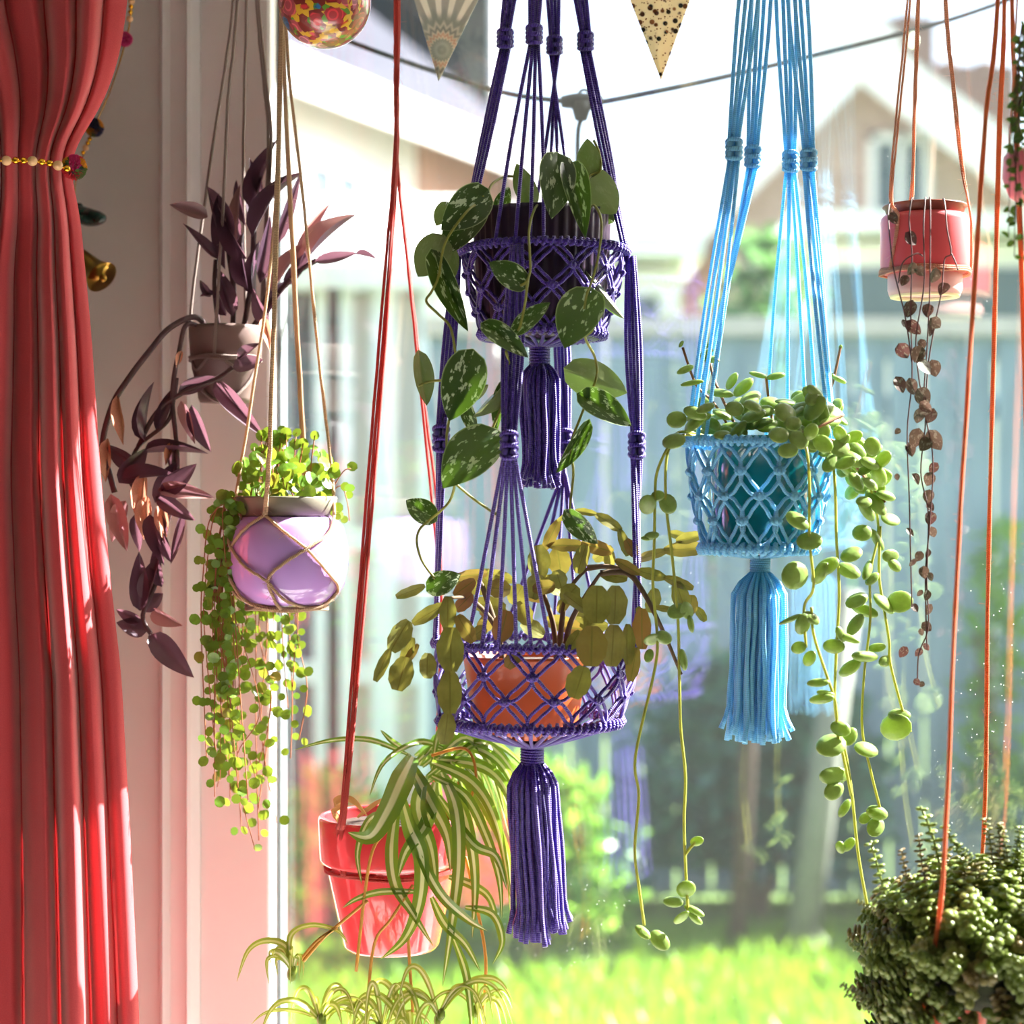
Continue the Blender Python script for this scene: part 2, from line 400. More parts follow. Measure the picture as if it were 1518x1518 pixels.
# rail above the window that carries the hangers
M_rail = simple('rail_steel', '5a5c60', .35, .1, 30, metal=1)
HR = 2.17; HD = .14
rail = thing('hanging_rail', 'dark steel rail fixed above the tall window', 'rail', W(-.3, HD, HR))
b = MB(); b.tube([W(-1.15, HD, HR), W(1.2, HD, HR)], .009, 10); b.build('rod', M_rail, rail)
for s_ in (-1.12, .2, 1.15):
    b = MB(); b.tube([W(s_, HD, HR), W(s_, .10, HR), W(s_, .021, HR+.10)], .006, 6); b.wbox(s_-.015, s_+.015, .020, .026, HR+.07, HR+.13); b.build('bracket', M_rail, rail)
def rail_at(px): s_ = Sd(px, HD); return W(s_, HD, HR-.004)

# ------------------------------------------------------------------ outside: ground, lawn, fence, shrubs
M_ground = simple('lawn_soil', '4a6424', .9, .3, 6, .3)
b = MB(); b.abox(-14, 16, 2.62, 45, -.2, 0.0); tag(b.build('ground', M_ground, None, False), 'green lawn ground beyond the window', kind='structure')
b = MB(); b.wbox(SL, SR, -.95, -.31, -.12, .005); tag(b.build('patio_step', simple('patio_concrete', 'b9b2a6', .85, .1, 20, .2), None, False), 'pale concrete step outside the window', kind='structure')
def grass(name, n, x0, x1, y0, y1, hmin, hmax, mat, label, seed):
    rg = np.random.default_rng(seed); x = rg.uniform(x0, x1, n); y = rg.uniform(y0, y1, n)
    ok = ((y < FY-.08) | ((x < -.42) & (y < CY-.12)))
    for (qx, qy, rx_, ry_) in KEEP: ok &= ((x-qx)/rx_)**2+((y-qy)/ry_)**2 > 1
    x, y = x[ok], y[ok]; n = len(x)
    h = rg.uniform(hmin, hmax, n); a = rg.uniform(0, 2*np.pi, n); wd = rg.uniform(.003, .007, n); ln = rg.uniform(0, .6, n)*h; la = rg.uniform(0, 2*np.pi, n)
    V = np.zeros((n, 5, 3)); ca, sa = np.cos(a)*wd, np.sin(a)*wd
    for k, (t, wv) in enumerate(((0, 1), (0, -1), (.55, -.8), (.55, .8), (1, 0))):
        V[:, k, 0] = x + ca*wv + np.cos(la)*ln*t*t; V[:, k, 1] = y + sa*wv + np.sin(la)*ln*t*t; V[:, k, 2] = h*t - .002
    me = bpy.data.meshes.new(name); faces = []
    for i in range(n): q = i*5; faces += [(q, q+1, q+2, q+3), (q+3, q+2, q+4)]
    me.from_pydata(V.reshape(-1, 3).tolist(), [], faces); me.materials.append(mat)
    o = bpy.data.objects.new(name, me); COL.objects.link(o); tag(o, label, 'grass', kind='stuff'); return o
M_grass = leaf_mat('grass_blades', '5f8a26', None, '9cc034', .45, .45, var=.35)
FY, CY = 6.9, 7.6
KEEP = [(.84, 6.53, .5, .2), (.08, 5.98, .3, .2), (2.02, 6.18, .45, .24), (1.70, 6.71, .18, .1), (-.62, 6.4, .26, .26), (.92, 6.1, .12, .08), (.73, 6.1, .06, .05)]
grass('grass', 58000, -2.4, 2.6, 3.2, 7.5, .03, .10, M_grass, 'sunny yellow-green lawn grass outside the window', 5)

M_fence = wood_mat('weathered_fence', '607a8a', '869fae', 4, .8, (6, 6, .6))
M_rail2 = simple('fence_cap_paint', 'b5b3ae', .7, .08, 8)
FY = 6.9
fz = 1.4+(759-478)/F*FY
fence = thing('garden_fence', 'blue-grey vertical board garden fence with pale top rail', 'fence', (.6, FY, 0))
bm_ = MB(); bm_.abox(-.058, .058, -.011, .011, .0, fz-.06); board = bm_.mesh('board', M_fence, None, False)
nb = 32; rf = random.Random(9)
for i in range(nb):
    o = bpy.data.objects.new('board', board); COL.objects.link(o); o.parent = fence
    o.location = (-.24-.6+i*.128, rf.uniform(-.008, .008), .02); o.rotation_euler = (0, rf.uniform(-.004, .004), rf.uniform(-.03, .03)); o.scale = (1, 1, 1+rf.uniform(-.008, .008))
b = MB(); b.abox(-.32, 3.9, FY-.05, FY+.05, fz-.05, fz+.015); b.build('top_rail', M_rail2, fence, False)
for zz in (.35, fz-.35): b = MB(); b.abox(-.32, 3.9, FY+.014, FY+.06, zz, zz+.09); b.build('rail', M_fence, fence, False)
for xx in (-.22, 1.58, 3.38): b = MB(); b.abox(xx-.05, xx+.05, FY+.03, FY+.13, 0, fz); b.build('post', M_fence, fence, False)
# slim posts of a plant support standing before the fence
M_post = simple('grey_post', '74786f', .8, .15, 12, .1)
for (px, lab) in ((1217, 'leaning pale grey stake standing in the lawn before the fence'), (1122, 'thin dark brown stake standing in the lawn before the fence')):
    yy = 6.1; base_ = Vector(((px-30-759)/F*yy, yy, 0)); top_ = Vector(((px+40-759)/F*yy, yy, 1.15)) if px > 1200 else Vector(((px+8-759)/F*yy, yy, 1.5))
    b = MB(); b.tube([base_, base_.lerp(top_, .5), top_], lambda t, p=px: (.055 if p > 1200 else .03)*(1-.15*t), 8)
    tag(b.build('garden_stake', M_post if px > 1200 else simple('dark_stake', '4a3a34', .8, .2, 10)), lab, 'stake')

def shrub(name, label, c, rx, ry, h, n, ls, mat, seed, trunk=None):
    rg = random.Random(seed); t = thing(name, label, 'shrub', (c[0], c[1], 0)); b = MB()
    for i in range(n):
        a = rg.uniform(0, 2*math.pi); u = rg.random()**.45; ph = rg.uniform(-.35, 1)*math.pi/2
        p = Vector((c[0]+rx*u*math.cos(a)*math.cos(ph), c[1]+ry*u*math.sin(a)*math.cos(ph), h*.45+h*.55*u*math.sin(ph)))
        if p.z < .02: p.z = .02+rg.random()*.05
        d = Vector((rg.gauss(0, 1), rg.gauss(0, 1), rg.gauss(.3, .8))).normalized(); s = d.cross(Vector((rg.random(), rg.random(), rg.random()))).normalized()
        L = ls*rg.uniform(.7, 1.3); b.quad(p, p+d*L*.5+s*L*.24, p+d*L, p+d*L*.5-s*L*.24)
    f = b.build('foliage', mat, t, True); f['kind'] = 'stuff'
    b = MB()
    for k in range(4):
        a = rg.uniform(0, 6.28); b.tube(smooth([(c[0], c[1], 0), (c[0]+.2*rx*math.cos(a), c[1]+.2*ry*math.sin(a), h*.3), (c[0]+.5*rx*math.cos(a), c[1]+.5*ry*math.sin(a), h*.7)], 4), lambda t: .02*(1-.6*t), 5)
    b.build('stem', simple('bark_'+str(seed), '5b4a3c', .85, .2, 12), t); return t
M_sh1 = leaf_mat('shrub_dark', '3f6a4a', None, '6fa04e', .3, .4, var=.3)
M_sh2 = leaf_mat('shrub_mid', '5f9440', None, '9ccc48', .4, .4, var=.3)
M_sh3 = leaf_mat('shrub_teal', '3a6660', None, '5a9070', .3, .45, var=.3)
shrub('garden_shrub', 'dark green low shrub under the fence beside the brown stake', (.84, 6.53, 0), .46, .14, .9, 2200, .10, M_sh3, 1)
shrub('garden_shrub', 'bushy mid-green shrub before the fence, behind the purple tassel', (.08, 5.98, 0), .28, .15, .6, 800, .09, M_sh2, 2)
shrub('garden_shrub', 'teal-green broad shrub at the foot of the fence boards', (2.02, 6.18, 0), .42, .2, .8, 1000, .11, M_sh1, 3)
shrub('reflection_shrub', 'leafy climber added at the fence in place of a green reflection', (1.70, 6.71, 0), .14, .04, 1.4, 240, .085, M_sh2, 4)  # added shrub stands in for green reflections of the peperomia in the glass
shrub('garden_shrub', 'feathery green shrub growing by the white conservatory', (-.62, 6.4, 0), .2, .2, .5, 500, .10, M_sh2, 6)
shrub('tall_hedge', 'round dark hedge rising behind the fence', (1.1, 8.4, 0), .38, .4, 2.62, 1500, .12, M_sh1, 8)

# ------------------------------------------------------------------ houses
def brick_mat(name, c1, c2, mort, sc=4.5):
    m, n, l, b = newmat(name); tc = n.new('ShaderNodeTexCoord'); mp = N(n, 'ShaderNodeMapping'); l.new(tc.outputs['UV'], mp.inputs[0])
    br = N(n, 'ShaderNodeTexBrick', Scale=sc); br.inputs['Color1'].default_value = lin(c1); br.inputs['Color2'].default_value = lin(c2); br.inputs['Mortar'].default_value = lin(mort)
    l.new(mp.outputs[0], br.inputs['Vector']); l.new(br.outputs['Color'], b.inputs['Base Color']); b.inputs['Roughness'].default_value = .9
    bumpify(n, l, b, br.outputs['Fac'], -.4, .01); return m
M_brick = brick_mat('brick_red', 'b4795c', '9a6248', 'c9bcb0'); M_brick2 = brick_mat('brick_brown', 'b1958a', '9f8378', 'beb2aa'); M_brick3 = brick_mat('brick_sooty', '7d6c64', '6c5d57', '8a8078')
M_render = simple('white_render', 'dcd8d0', .9, .05, 3, .1); M_slate = simple('slate_roof', '3c3d46', .95, .25, 5, .3, spec=.05)
M_tile = simple('roof_tiles', '7d6356', .95, .25, 5, .3, spec=.05); M_upvc = simple('white_fascia', 'e6e6e4', .4, .03, 5); M_pane = simple('dark_window_pane', '4e5f69', .45, .1, 2, spec=.2)
ZV = Vector((0, 0, 1))
def facade(parent, o, u, x0, x1, z0, z1, mat, name, th=.2, nrm=None):
    nrm = nrm or Vector((u.y, -u.x, 0)); b = MB()
    c = o+u*((x0+x1)/2)+ZV*((z0+z1)/2)-nrm*(th/2); b.box(c, u, abs(x1-x0)/2, nrm, th/2, ZV, (z1-z0)/2)
    for i, f in enumerate(b.f):
        b.uv[i] = tuple(((Vector(b.v[j])-o).dot(u)+(Vector(b.v[j])-o).dot(nrm), Vector(b.v[j]).z) for j in f)
    return b.build(name, mat, parent, False)
def window(parent, o, u, cx, cz, w_, h_):
    nrm = Vector((u.y, -u.x, 0)); b = MB(); t = .07
    for (x0, x1, z0, z1) in ((-w_/2, w_/2, h_/2-t, h_/2), (-w_/2, w_/2, -h_/2, -h_/2+t), (-w_/2, -w_/2+t, -h_/2, h_/2), (w_/2-t, w_/2, -h_/2, h_/2), (-t/2, t/2, -h_/2, h_/2)):
        b.box(o+u*(cx+(x0+x1)/2)+ZV*(cz+(z0+z1)/2)+nrm*.03, u, (x1-x0)/2, nrm, .05, ZV, (z1-z0)/2)
    f = b.build('window', M_upvc, parent, False)
    b = MB(); b.box(o+u*cx+ZV*cz+nrm*.02, u, w_/2-.03, nrm, .015, ZV, h_/2-.03); b.build('pane', M_pane, f, False)
    b = MB(); b.box(o+u*cx+ZV*(cz-h_/2-.05)+nrm*.08, u, w_/2+.08, nrm, .12, ZV, .05); b.build('sill', M_upvc, f, False)
# terrace: sunlit front running away to the right
A = P(330, 759, 15.5); A.z = 0; B = P(760, 759, 20.5); B.z = 0; u = (B-A).normalized(); Lh = (B-A).length; nr = Vector((u.y, -u.x, 0)); bk = -nr
terr = thing('terraced_house', 'white rendered house with dark slate roof and brick end', 'house', A.lerp(B, .5))
EV = 5.2
facade(terr, A, u, 0, Lh*.60, 0, EV, M_render, 'wall'); facade(terr, A, u, Lh*.60, Lh, 0, EV, M_brick, 'wall')
facade(terr, B, bk, 0, 5, 0, EV+.4, M_brick, 'wall', nrm=u)
for (cx, cz, w_, h_) in ((Lh*.30, 3.9, 1.0, 1.2), (Lh*.16, 1.7, 1.0, 1.4), (Lh*.42, 1.6, .9, 1.3), (Lh*.70, 3.75, .9, 1.2), (Lh*.88, 3.6, .8, 1.1), (Lh*.8, 1.6, 1.1, 1.3)): window(terr, A, u, cx, cz, w_, h_)
b = MB()
e0, e1 = A+ZV*EV+nr*.35-u*.2, B+ZV*EV+nr*.35+u*.25; r0, r1 = e0+bk*3.2+ZV*2.6, e1+bk*3.2+ZV*2.6
th = Vector((0, 0, .12)); b.quad(e0, e1, r1, r0); b.quad(e0-th, r0-th, r1-th, e1-th); b.quad(e1, e1-th, r1-th, r1); b.quad(e0, r0, r0-th, e0-th); b.quad(e0, e0-th, e1-th, e1)
roof = b.build('roof', M_slate, terr, False)
b = MB(); b.box((e0+e1)/2-ZV*.16+bk*.02, u, Lh/2+.2, nr, .03, ZV, .15); b.build('fascia', M_upvc, terr, False)
b = MB(); b.tube([e0+nr*.05-ZV*.05, e1+nr*.05-ZV*.05], .06, 8); b.build('gutter', M_upvc, terr)
b = MB(); b.tube([B+nr*.1-u*.3, B+nr*.1-u*.3+ZV*(EV-.1)], .045, 8); b.build('downpipe', M_upvc, terr)
facade(terr, A+nr*.9, u, .1, Lh*.5, 0, 2.75, M_render, 'bay')
b = MB(); q0, q1 = A+nr*1.25+ZV*2.7+u*.05, A+nr*1.25+ZV*2.7+u*(Lh*.5+.1); b.quad(q0, q1, q1+bk*1.25+ZV*.7, q0+bk*1.25+ZV*.7); b.quad(q0-th, q0+bk*1.25+ZV*.6, q1+bk*1.25+ZV*.6, q1-th); b.quad(q0-th, q1-th, q1, q0); b.build('bay_roof', M_tile, terr, False)
tall = thing('tall_house', 'tall dark slate-clad house rising behind the white terrace', 'house', P(640, 759, 32))
xa, xb = (535-759)/F*32, (738-759)/F*32
b = MB(); b.abox(xa, xb, 32, 36, 0, 12.2); b.build('wall', M_slate, tall, False)
b = MB(); b.box(((xa+xb)/2, 34, 12.35), (1,0,0), (xb-xa)/2+.2, (0,1,0), 2.3, (0,0,1), .15); b.build('roof', M_slate, tall, False)
b = MB(); b.tube([(xb-.06, 31.95, 0), (xb-.06, 31.95, 12.2)], .07, 8); b.build('downpipe', M_upvc, tall)
# lower row further on
C0 = P(742, 759, 22.5); C0.z = 0; C1 = P(962, 759, 26); C1.z = 0; u2 = (C1-C0).normalized(); L2 = (C1-C0).length; n2 = Vector((u2.y, -u2.x, 0))
row = thing('brick_house', 'low brick house with pale roof and white fascia behind the terrace', 'house', C0.lerp(C1, .5))
E2 = 5.3
facade(row, C0, u2, 0, L2, 0, E2, M_brick, 'wall')
for cx in (.14, .36, .6, .84): window(row, C0, u2, L2*cx, 3.9, .85, 1.15)
b = MB(); e0, e1 = C0+ZV*E2+n2*.3, C1+ZV*E2+n2*.3; r0, r1 = e0-n2*3+ZV*1.3, e1-n2*3+ZV*1.3
b.quad(e0, e1, r1, r0); b.quad(e0-th, r0-th, r1-th, e1-th); b.quad(e0, e0-th, e1-th, e1); b.quad(e1, e1-th, r1-th, r1); b.quad(e0, r0, r0-th, e0-th); b.build('roof', simple('pale_tiles', 'c3b0a4', .8, .15, 4), row, False)
b = MB(); b.box((e0+e1)/2-ZV*.25, u2, L2/2, n2, .03, ZV, .26); b.build('fascia', M_upvc, row, False)
# gabled house on the right
GY = 19.0
gab = thing('gabled_house', 'brown brick house with broad white gable verges and two chimneys', 'house', (4.0, GY, 0))
ax = (1262-759)/F*GY; az = EYE+(759-92)/F*GY; gl_, gr_ = (1075-759)/F*GY, (1560-759)/F*GY; zl = EYE+(759-285)/F*GY; zr = EYE+(759-320)/F*GY
b = MB()
pts = [Vector((gl_, GY, 0)), Vector((gr_, GY, 0)), Vector((gr_, GY, zr)), Vector((ax, GY, az)), Vector((gl_, GY, zl))]
dv = Vector((0, 6, 0)); i0 = len(b.v); b.v += pts + [p+dv for p in pts]
b.f += [(0, 1, 2, 3, 4), (9, 8, 7, 6, 5), (1, 6, 7, 2), (5, 0, 4, 9)]
for f in b.f: b.uv.append(tuple((b.v[j].x+b.v[j].y, b.v[j].z) for j in f))
b.build('wall', M_brick2, gab, False)
for (p, q) in ((pts[4], pts[3]), (pts[2], pts[3])):
    d = (q-p).normalized(); e = p-d*.8; up = Vector((0, 0, .06))
    b = MB(); v = [e+Vector((0, -.3, 0)), q+Vector((0, -.3, 0)), q+dv, e+dv]; b.v += [x+up for x in v]+[x+up+Vector((0, 0, .12)) for x in v]
    b.f += [(3,2,1,0), (4,5,6,7), (0,1,5,4), (1,2,6,5), (2,3,7,6), (3,0,4,7)]; b.uv += [((0,0),(1,0),(1,1),(0,1))]*6
    b.build('roof', M_tile, gab, False)
    b = MB(); nn = Vector((-d.z, 0, d.x)); nn = nn if nn.z > 0 else -nn
    b.box((e+q)/2+Vector((0, -.33, 0))-nn*.04+ZV*.1, d, (q-e).length/2+.05, Vector((0, 1, 0)), .03, nn, .24); b.build('bargeboard', M_upvc, gab, False)
b = MB(); h2 = Vector((1, 0, 1)).normalized(); b.box((ax, GY-.35, az+.14), h2, .3, Vector((0, 1, 0)), .04, Vector((-1, 0, 1)).normalized(), .3); b.build('gable_plate', M_upvc, gab, False)
window(gab, Vector((0, GY, 0)), Vector((1, 0, 0)), (1332-759)/F*GY, EYE+(759-268)/F*GY, .62, .9)
for (px, y0, y1, wd) in ((1318, 38, 130, .42), (1432, 108, 190, .45)):
    cx = (px-759)/F*(GY+2); b = MB(); b.abox(cx-wd, cx+wd, GY+1.6, GY+2.4, EYE+(759-y1-90)/F*(GY+2), EYE+(759-y0)/F*(GY+2)); ch = b.build('chimney', M_brick3, gab, False)
    top = EYE+(759-y0)/F*(GY+2)
    for k in (-.2, .2): b = MB(); b.lathe([(.0, top), (.12, top), (.10, top+.12), (.07, top+.12), (.07, top)], (cx+k, GY+2), 12); b.build('chimney_pot', M_tile, ch)
# white lean-to roofs between fence and gable
for (nm, x0, x1, z0, z1, yy, lab) in (('garage', 1195, 1620, 455, 335, 13.5, 'low white garage with flat roof behind the fence'), ('garden_shed', 905, 1010, 455, 370, 12.0, 'small white shed seen over the fence')):
    t = thing(nm, lab, 'shed', ((x0+x1)/2*0+((x0+x1)/2-759)/F*yy, yy, 0)); xa, xb = (x0-759)/F*yy, (x1-759)/F*yy; zt = EYE+(759-z1)/F*yy
    b = MB(); b.abox(xa, xb, yy, yy+2.5, 0, zt-.12); b.build('wall', M_render, t, False)
    b = MB(); b.box(((xa+xb)/2, yy+1.2, zt), (1,0,0), (xb-xa)/2+.12, (0,1,0), 1.45, (0,0,1), .07); b.build('roof', M_upvc, t, False)
    b = MB(); b.abox(xa+.15, xb-.15, yy-.03, yy+.02, zt-.95, zt-.30); b.build('window', M_pane, t, False)
# white conservatory of the neighbour, at the left
CY = 7.6
con = thing('conservatory', 'white framed conservatory with grey glass next to the lawn', 'conservatory', (-.75, CY, 0))
xa, xb = (395-759)/F*CY, (648-759)/F*CY; zt = EYE+(759-395)/F*CY
for px in (398, 486, 505, 570, 640):
    x_ = (px-759)/F*CY; b = MB(); b.abox(x_-.05, x_+.05, CY-.05, CY+.05, 0, zt-.02); b.build('post', M_upvc, con, False)
for zz in (.0, .72, 1.25, zt-.1): b = MB(); b.abox(xa, xb, CY-.04, CY+.04, zz, zz+.09); b.build('rail', M_upvc, con, False)
b = MB(); b.abox(xa, (486-759)/F*CY, CY+.05, CY+.07, 0, zt); b.build('pane', M_pane, con, False)
b = MB(); b.abox((505-759)/F*CY, xb, CY+.05, CY+.07, 0, zt); b.build('pane', simple('curtained_pane', 'cfc8bd', .3, .08, 2), con, False)
b = MB(); b.box(((xa+xb)/2, CY+.9, zt+.25), (1,0,0), (xb-xa)/2+.1, Vector((0,1,.28)).normalized(), 1.15, Vector((0,-.28,1)).normalized(), .05); b.build('roof', M_upvc, con, False)
b = MB(); b.abox(xb-.02, xb+.04, CY+.05, CY+2.0, 0, zt+.1); b.build('side_wall', M_render, con, False)

# string light cable across the window, outside
M_cable = simple('cable_rubber', '14181a', .9, .15, 30, spec=.05)
cab = thing('string_light_cable', 'dark rubber light cable strung outside the glass with a bulb holder', 'cable', P(862, 155, Yd(862, -.22)))
def co(px, py, d): return P(px, py, Yd(px, d))
cp = [co(170, -95, -.02), co(300, -40, -.2), co(430, 22, -.24), co(525, 64, -.22), co(650, 108, -.22), co(750, 138, -.22), co(835, 150, -.22), co(865, 152, -.22), co(892, 151, -.22), co(960, 138, -.24), co(1060, 117, -.3), co(1190, 86, -.4), co(1350, 46, -.5), co(1480, 5, -.6), co(1700, -80, -.8)]
b = MB(); b.tube(smooth(cp, 8), .0032, 8); b.build('cable', M_cable, cab)
sp = Spot(862, -.22); b = MB()
b.tube(sp.path([(832, 151), (850, 150), (862, 151), (880, 151), (893, 151)], 3), lambda t: .0065+.004*math.sin(t*math.pi), 10)
b.tube([sp.p(862, 152), sp.p(861, 178)], lambda t: .0135-.0065*t, 10)
b.tube([sp.p(866+8*math.cos(a), 141+8*math.sin(a)) for a in [2*math.pi*i/14 for i in range(14)]], .0018, 6, closed=True)
b.build('bulb_holder', M_cable, cab)
b = MB(); b.tube(sp.path([(861, 178), (857, 195), (856, 240), (855, 330)], 5), .0028, 6)
b.build('drop_wire', M_cable, cab)
sb = Spot(1353, -.5); b = MB(); b.lathe(sb.prof([(0.1, 46), (7, 50), (10, 58), (9, 66), (4, 72), (.1, 73)]), sb.c, 16); b.build('bulb', simple('frosted_bulb', 'e4eee0', .3, .02, 5, trans=.5), cab)
gp = cp[-1]; b = MB(); b.tube([(gp.x, gp.y, 0), (gp.x, gp.y, gp.z+.05)], .03, 10); tag(b.build('cable_post', M_post), 'grey timber post carrying the light cable in the garden', 'post')
# ------------------------------------------------------------------ macrame
def knot(b, c, r, L, ax=Vector((0, 0, 1)), cr=.0015, loops=2):
    # a square knot: crossing loops stacked along the cord
    ax = ax.normalized(); e1 = ax.orthogonal().normalized(); e1 = Vector((1, 0, 0)); e1 = (e1-ax*e1.dot(ax)).normalized(); e2 = ax.cross(e1)
    for k in range(loops*2):
        z = (k+.5)/(loops*2)-.5; ph = (k % 2)*math.pi
        pts = [c+ax*(z*L+.22*L/loops*math.sin(a+ph))+e1*(r*math.cos(a))+e2*(r*.8*math.sin(a)) for a in [2*math.pi*i/14 for i in range(14)]]
        b.tube(pts, cr*1.25, 6, closed=True)
    for s in (-1, 1): b.ball(c+e1*(r*.55*s)-e2*(r*.5), r*.5, 8, 5, (1, 1, 1.3))

def ring_wrap(sp, name, mat, parent, cx, r, py, cord, turns, tilt=0):
    b = MB(); rr = r*sp.k; dx = (cx-sp.px)*sp.k; big = cord*1.25; pts = []
    c = Vector((sp.x+dx, sp.Y, sp.z(py)))
    core = [c+Vector((rr*math.sin(a), -rr*math.cos(a), tilt*rr*math.sin(a))) for a in [2*math.pi*i/64 for i in range(64)]]
    b.tube(core, big, 6, closed=True)
    for i in range(turns*7):
        a = 2*math.pi*i/(turns*7); h = 2*math.pi*i/7
        e = Vector((math.sin(a), -math.cos(a), 0)); jit = 1+.10*math.sin(i*1.7)
        pts.append(c+e*(rr+(big+cord*.6)*jit*math.cos(h))+Vector((0, 0, (big+cord*.6)*jit*math.sin(h)+tilt*rr*math.sin(a))))
    b.tube(pts, cord, 5, closed=True); return b.build(name, mat, parent)

def net(sp, name, mat, parent, cx0, r0, y0, cx1, r1, y1, n, rows, cord, bow=.16, belly=0.04, rot=0):
    b = MB()
    def node(i, j):
        t = j/rows; a = 2*math.pi*(i+.5*(j % 2))/n+rot
        r = (r0+(r1-r0)*t)*(1+belly*math.sin(t*math.pi))*sp.k; cx = cx0+(cx1-cx0)*t
        return Vector((sp.x+(cx-sp.px)*sp.k+r*math.sin(a), sp.Y-r*math.cos(a), sp.z(y0+(y1-y0)*t))), Vector((math.sin(a), -math.cos(a), 0))
    for j in range(rows):
        for i in range(n):
            p, e = node(i, j)
            for di in ((0, -1) if j % 2 == 0 else (0, 1)):
                q, e2 = node(i+di, j+1); m = (p+q)/2; out = (e+e2).normalized(); side = (q-p).cross(out).normalized(); L = (q-p).length
                for sg in (-1, 1):
                    w_ = L*bow*sg*.5+cord*.9*sg
                    w2 = (L*bow if (sg*(1 if di else -1)) > 0 else L*.02)
                    mid = m+side*(sg*(cord*.9)+w2*(1 if sg > 0 else -1)*.55)+out*(L*.04)
                    pts = [p+side*(sg*cord*.6), p.lerp(mid, .5)+side*(sg*cord*.5+ (mid-m).dot(side)*.28), mid, q.lerp(mid, .5)+side*(sg*cord*.5+(mid-m).dot(side)*.28), q+side*(sg*cord*.6)]
                    b.tube(smooth(pts, 3), cord, 5)
            if j > 0:
                pts = [p+e*(cord*(1.0+.7*math.cos(2*a)))+Vector((e.y, -e.x, 0))*(cord*2.4*math.cos(a))+ZV*(cord*1.5*math.sin(a)) for a in [2*math.pi*k/12 for k in range(12)]]
                b.tube(pts, cord*1.05, 5, closed=True); b.ball(p+e*cord*.8, cord*1.7, 8, 5)
    return b.build(name, mat, parent)

def tassel(sp, parent, mat, cx, y_wrap0, y_wrap1, rw, cx2, r_mid, y_mid, r_end, y_end, n, cord, loops=False, seed=1):
    rg = random.Random(seed); b = MB(); c = lambda x, y: Vector((sp.x+(x-sp.px)*sp.k, sp.Y, sp.z(y)))
    k = sp.k; pts = []
    turns = 7
    for i in range(turns*12+1):
        a = 2*math.pi*i/12; t = i/(turns*12); q = c(cx, y_wrap0+(y_wrap1-y_wrap0)*t); pts.append(q+Vector((math.sin(a), -math.cos(a), 0))*(rw*k))
    b.tube(pts, (y_wrap1-y_wrap0)*k/turns*.55, 6); b.lathe([(rw*k*.9, sp.z(y_wrap0)), (rw*k*.9, sp.z(y_wrap1))], c(cx, 0), 16); b.build('tassel_wrap', mat, parent)
    b = MB()
    for i in range(n):
        u = math.sqrt((i+.5)/n); a = i*2.39996; e = Vector((math.sin(a), -math.cos(a), 0)); wob = rg.uniform(-.12, .12); ye = y_end-rg.random()**2*(y_end-y_mid)*.12
        ph = rg.uniform(0, 6.28); am = rg.uniform(.5, 2.2)
        def pt(t):
            y = y_wrap1-3+(ye-y_wrap1+3)*t; g = min(1, t/.16); g = math.sin(g*math.pi/2)
            rr = (rw*.8*(1-g)+(r_mid+(r_end-r_mid)*t)*g)*u; x = cx+(cx2-cx)*t
            s_ = am*math.sin(t*9+ph)*min(1, t*3)
            fl = max(0, t-.88)*rg_f*u*120
            return c(x, y)+e*((rr+fl)*k)+Vector((s_*k+wob*k*20*t, 0, 0))
        rg_f = rg.uniform(-.2, 1)
        path = [pt(j/14) for j in range(15)]
        b.tube(path, lambda t: cord*(1 if t < .97 else 1.35), 5)
    return b.build('tassel', mat, parent)

def strand(parent, mat, path, cord, n=6): b = MB(); b.tube(path, cord, n); return b.build('cord', mat, parent)

M_purp = cord_mat('purple_cord', '421a98', 520, .40, .08, .35, .5)
M_blue = cord_mat('sky_blue_cord', '86d0f6', 520, .4, .38, .12, .4)
CR = .00195
# ---- purple double hanger
PS = Spot(800, .15)
M_net = M_purp
hang = thing('macrame_hanger', 'deep purple two-tier macrame plant hanger with tassels', 'plant hanger', PS.pt(0, 0, 1390))
TOPP = rail_at(808)
def strands(sp, parent, mat, top, kn, ends, cord, spread=1.0, knot_r=None, mid=None, klen=26):
    # four cords from the rail through a knot to their places on the ring
    kx, ky, kdy = kn; kc = sp.p(kx, ky, kdy); nn = len(ends)
    for i, e in enumerate(ends):
        o = Vector(((i-(nn-1)/2)*cord*1.9*spread, (-1)**i*cord*.8, 0)); m1 = top.lerp(kc, .5)+o*1.6
        if sp.z(ky) < top.z-.35: m1 = top.lerp(kc, .6)+o*1.5
        pts = [top+o*.4, m1, kc+o*.7+ZV*klen*.5*sp.k, kc+o*.7-ZV*klen*.5*sp.k]
        a = smooth(pts, 4)
        b_ = [kc+o*.7-ZV*klen*.5*sp.k, (kc+o*.7-ZV*klen*.5*sp.k).lerp(e, .5)+o*.3, e]
        strand(parent, mat, a+smooth(b_, 5)[1:], cord)
    b = MB(); knot(b, kc+ZV*klen*.25*sp.k, knot_r or cord*3.4, klen*.5*sp.k, ZV, cord*.95, 1); knot(b, kc-ZV*klen*.25*sp.k, knot_r or cord*3.4, klen*.5*sp.k, ZV, cord*.95, 1); b.build('knot', mat, parent)
UR, UY, UX = 126, 374, 806                        # upper ring
def on(sp, cx, r, py, deg): a = rad(deg); return Vector((sp.x+(cx-sp.px)*sp.k+r*sp.k*math.sin(a), sp.Y-r*sp.k*math.cos(a), sp.z(py)))
for kn, angs in (((749, 58, -.02), (-95, -88, -80, -72)), ((792, 52, -.045), (-35, -20, -10, -1)), ((822, 68, .05), (150, 165, 178, 192)), ((868, 62, .02), (68, 76, 85, 94))):
    strands(PS, hang, M_purp, TOPP, kn, [on(PS, UX, UR-2, UY, a) for a in angs], CR)
ring_wrap(PS, 'upper_ring', M_net, hang, UX, UR-3, UY, CR*.95, 76)
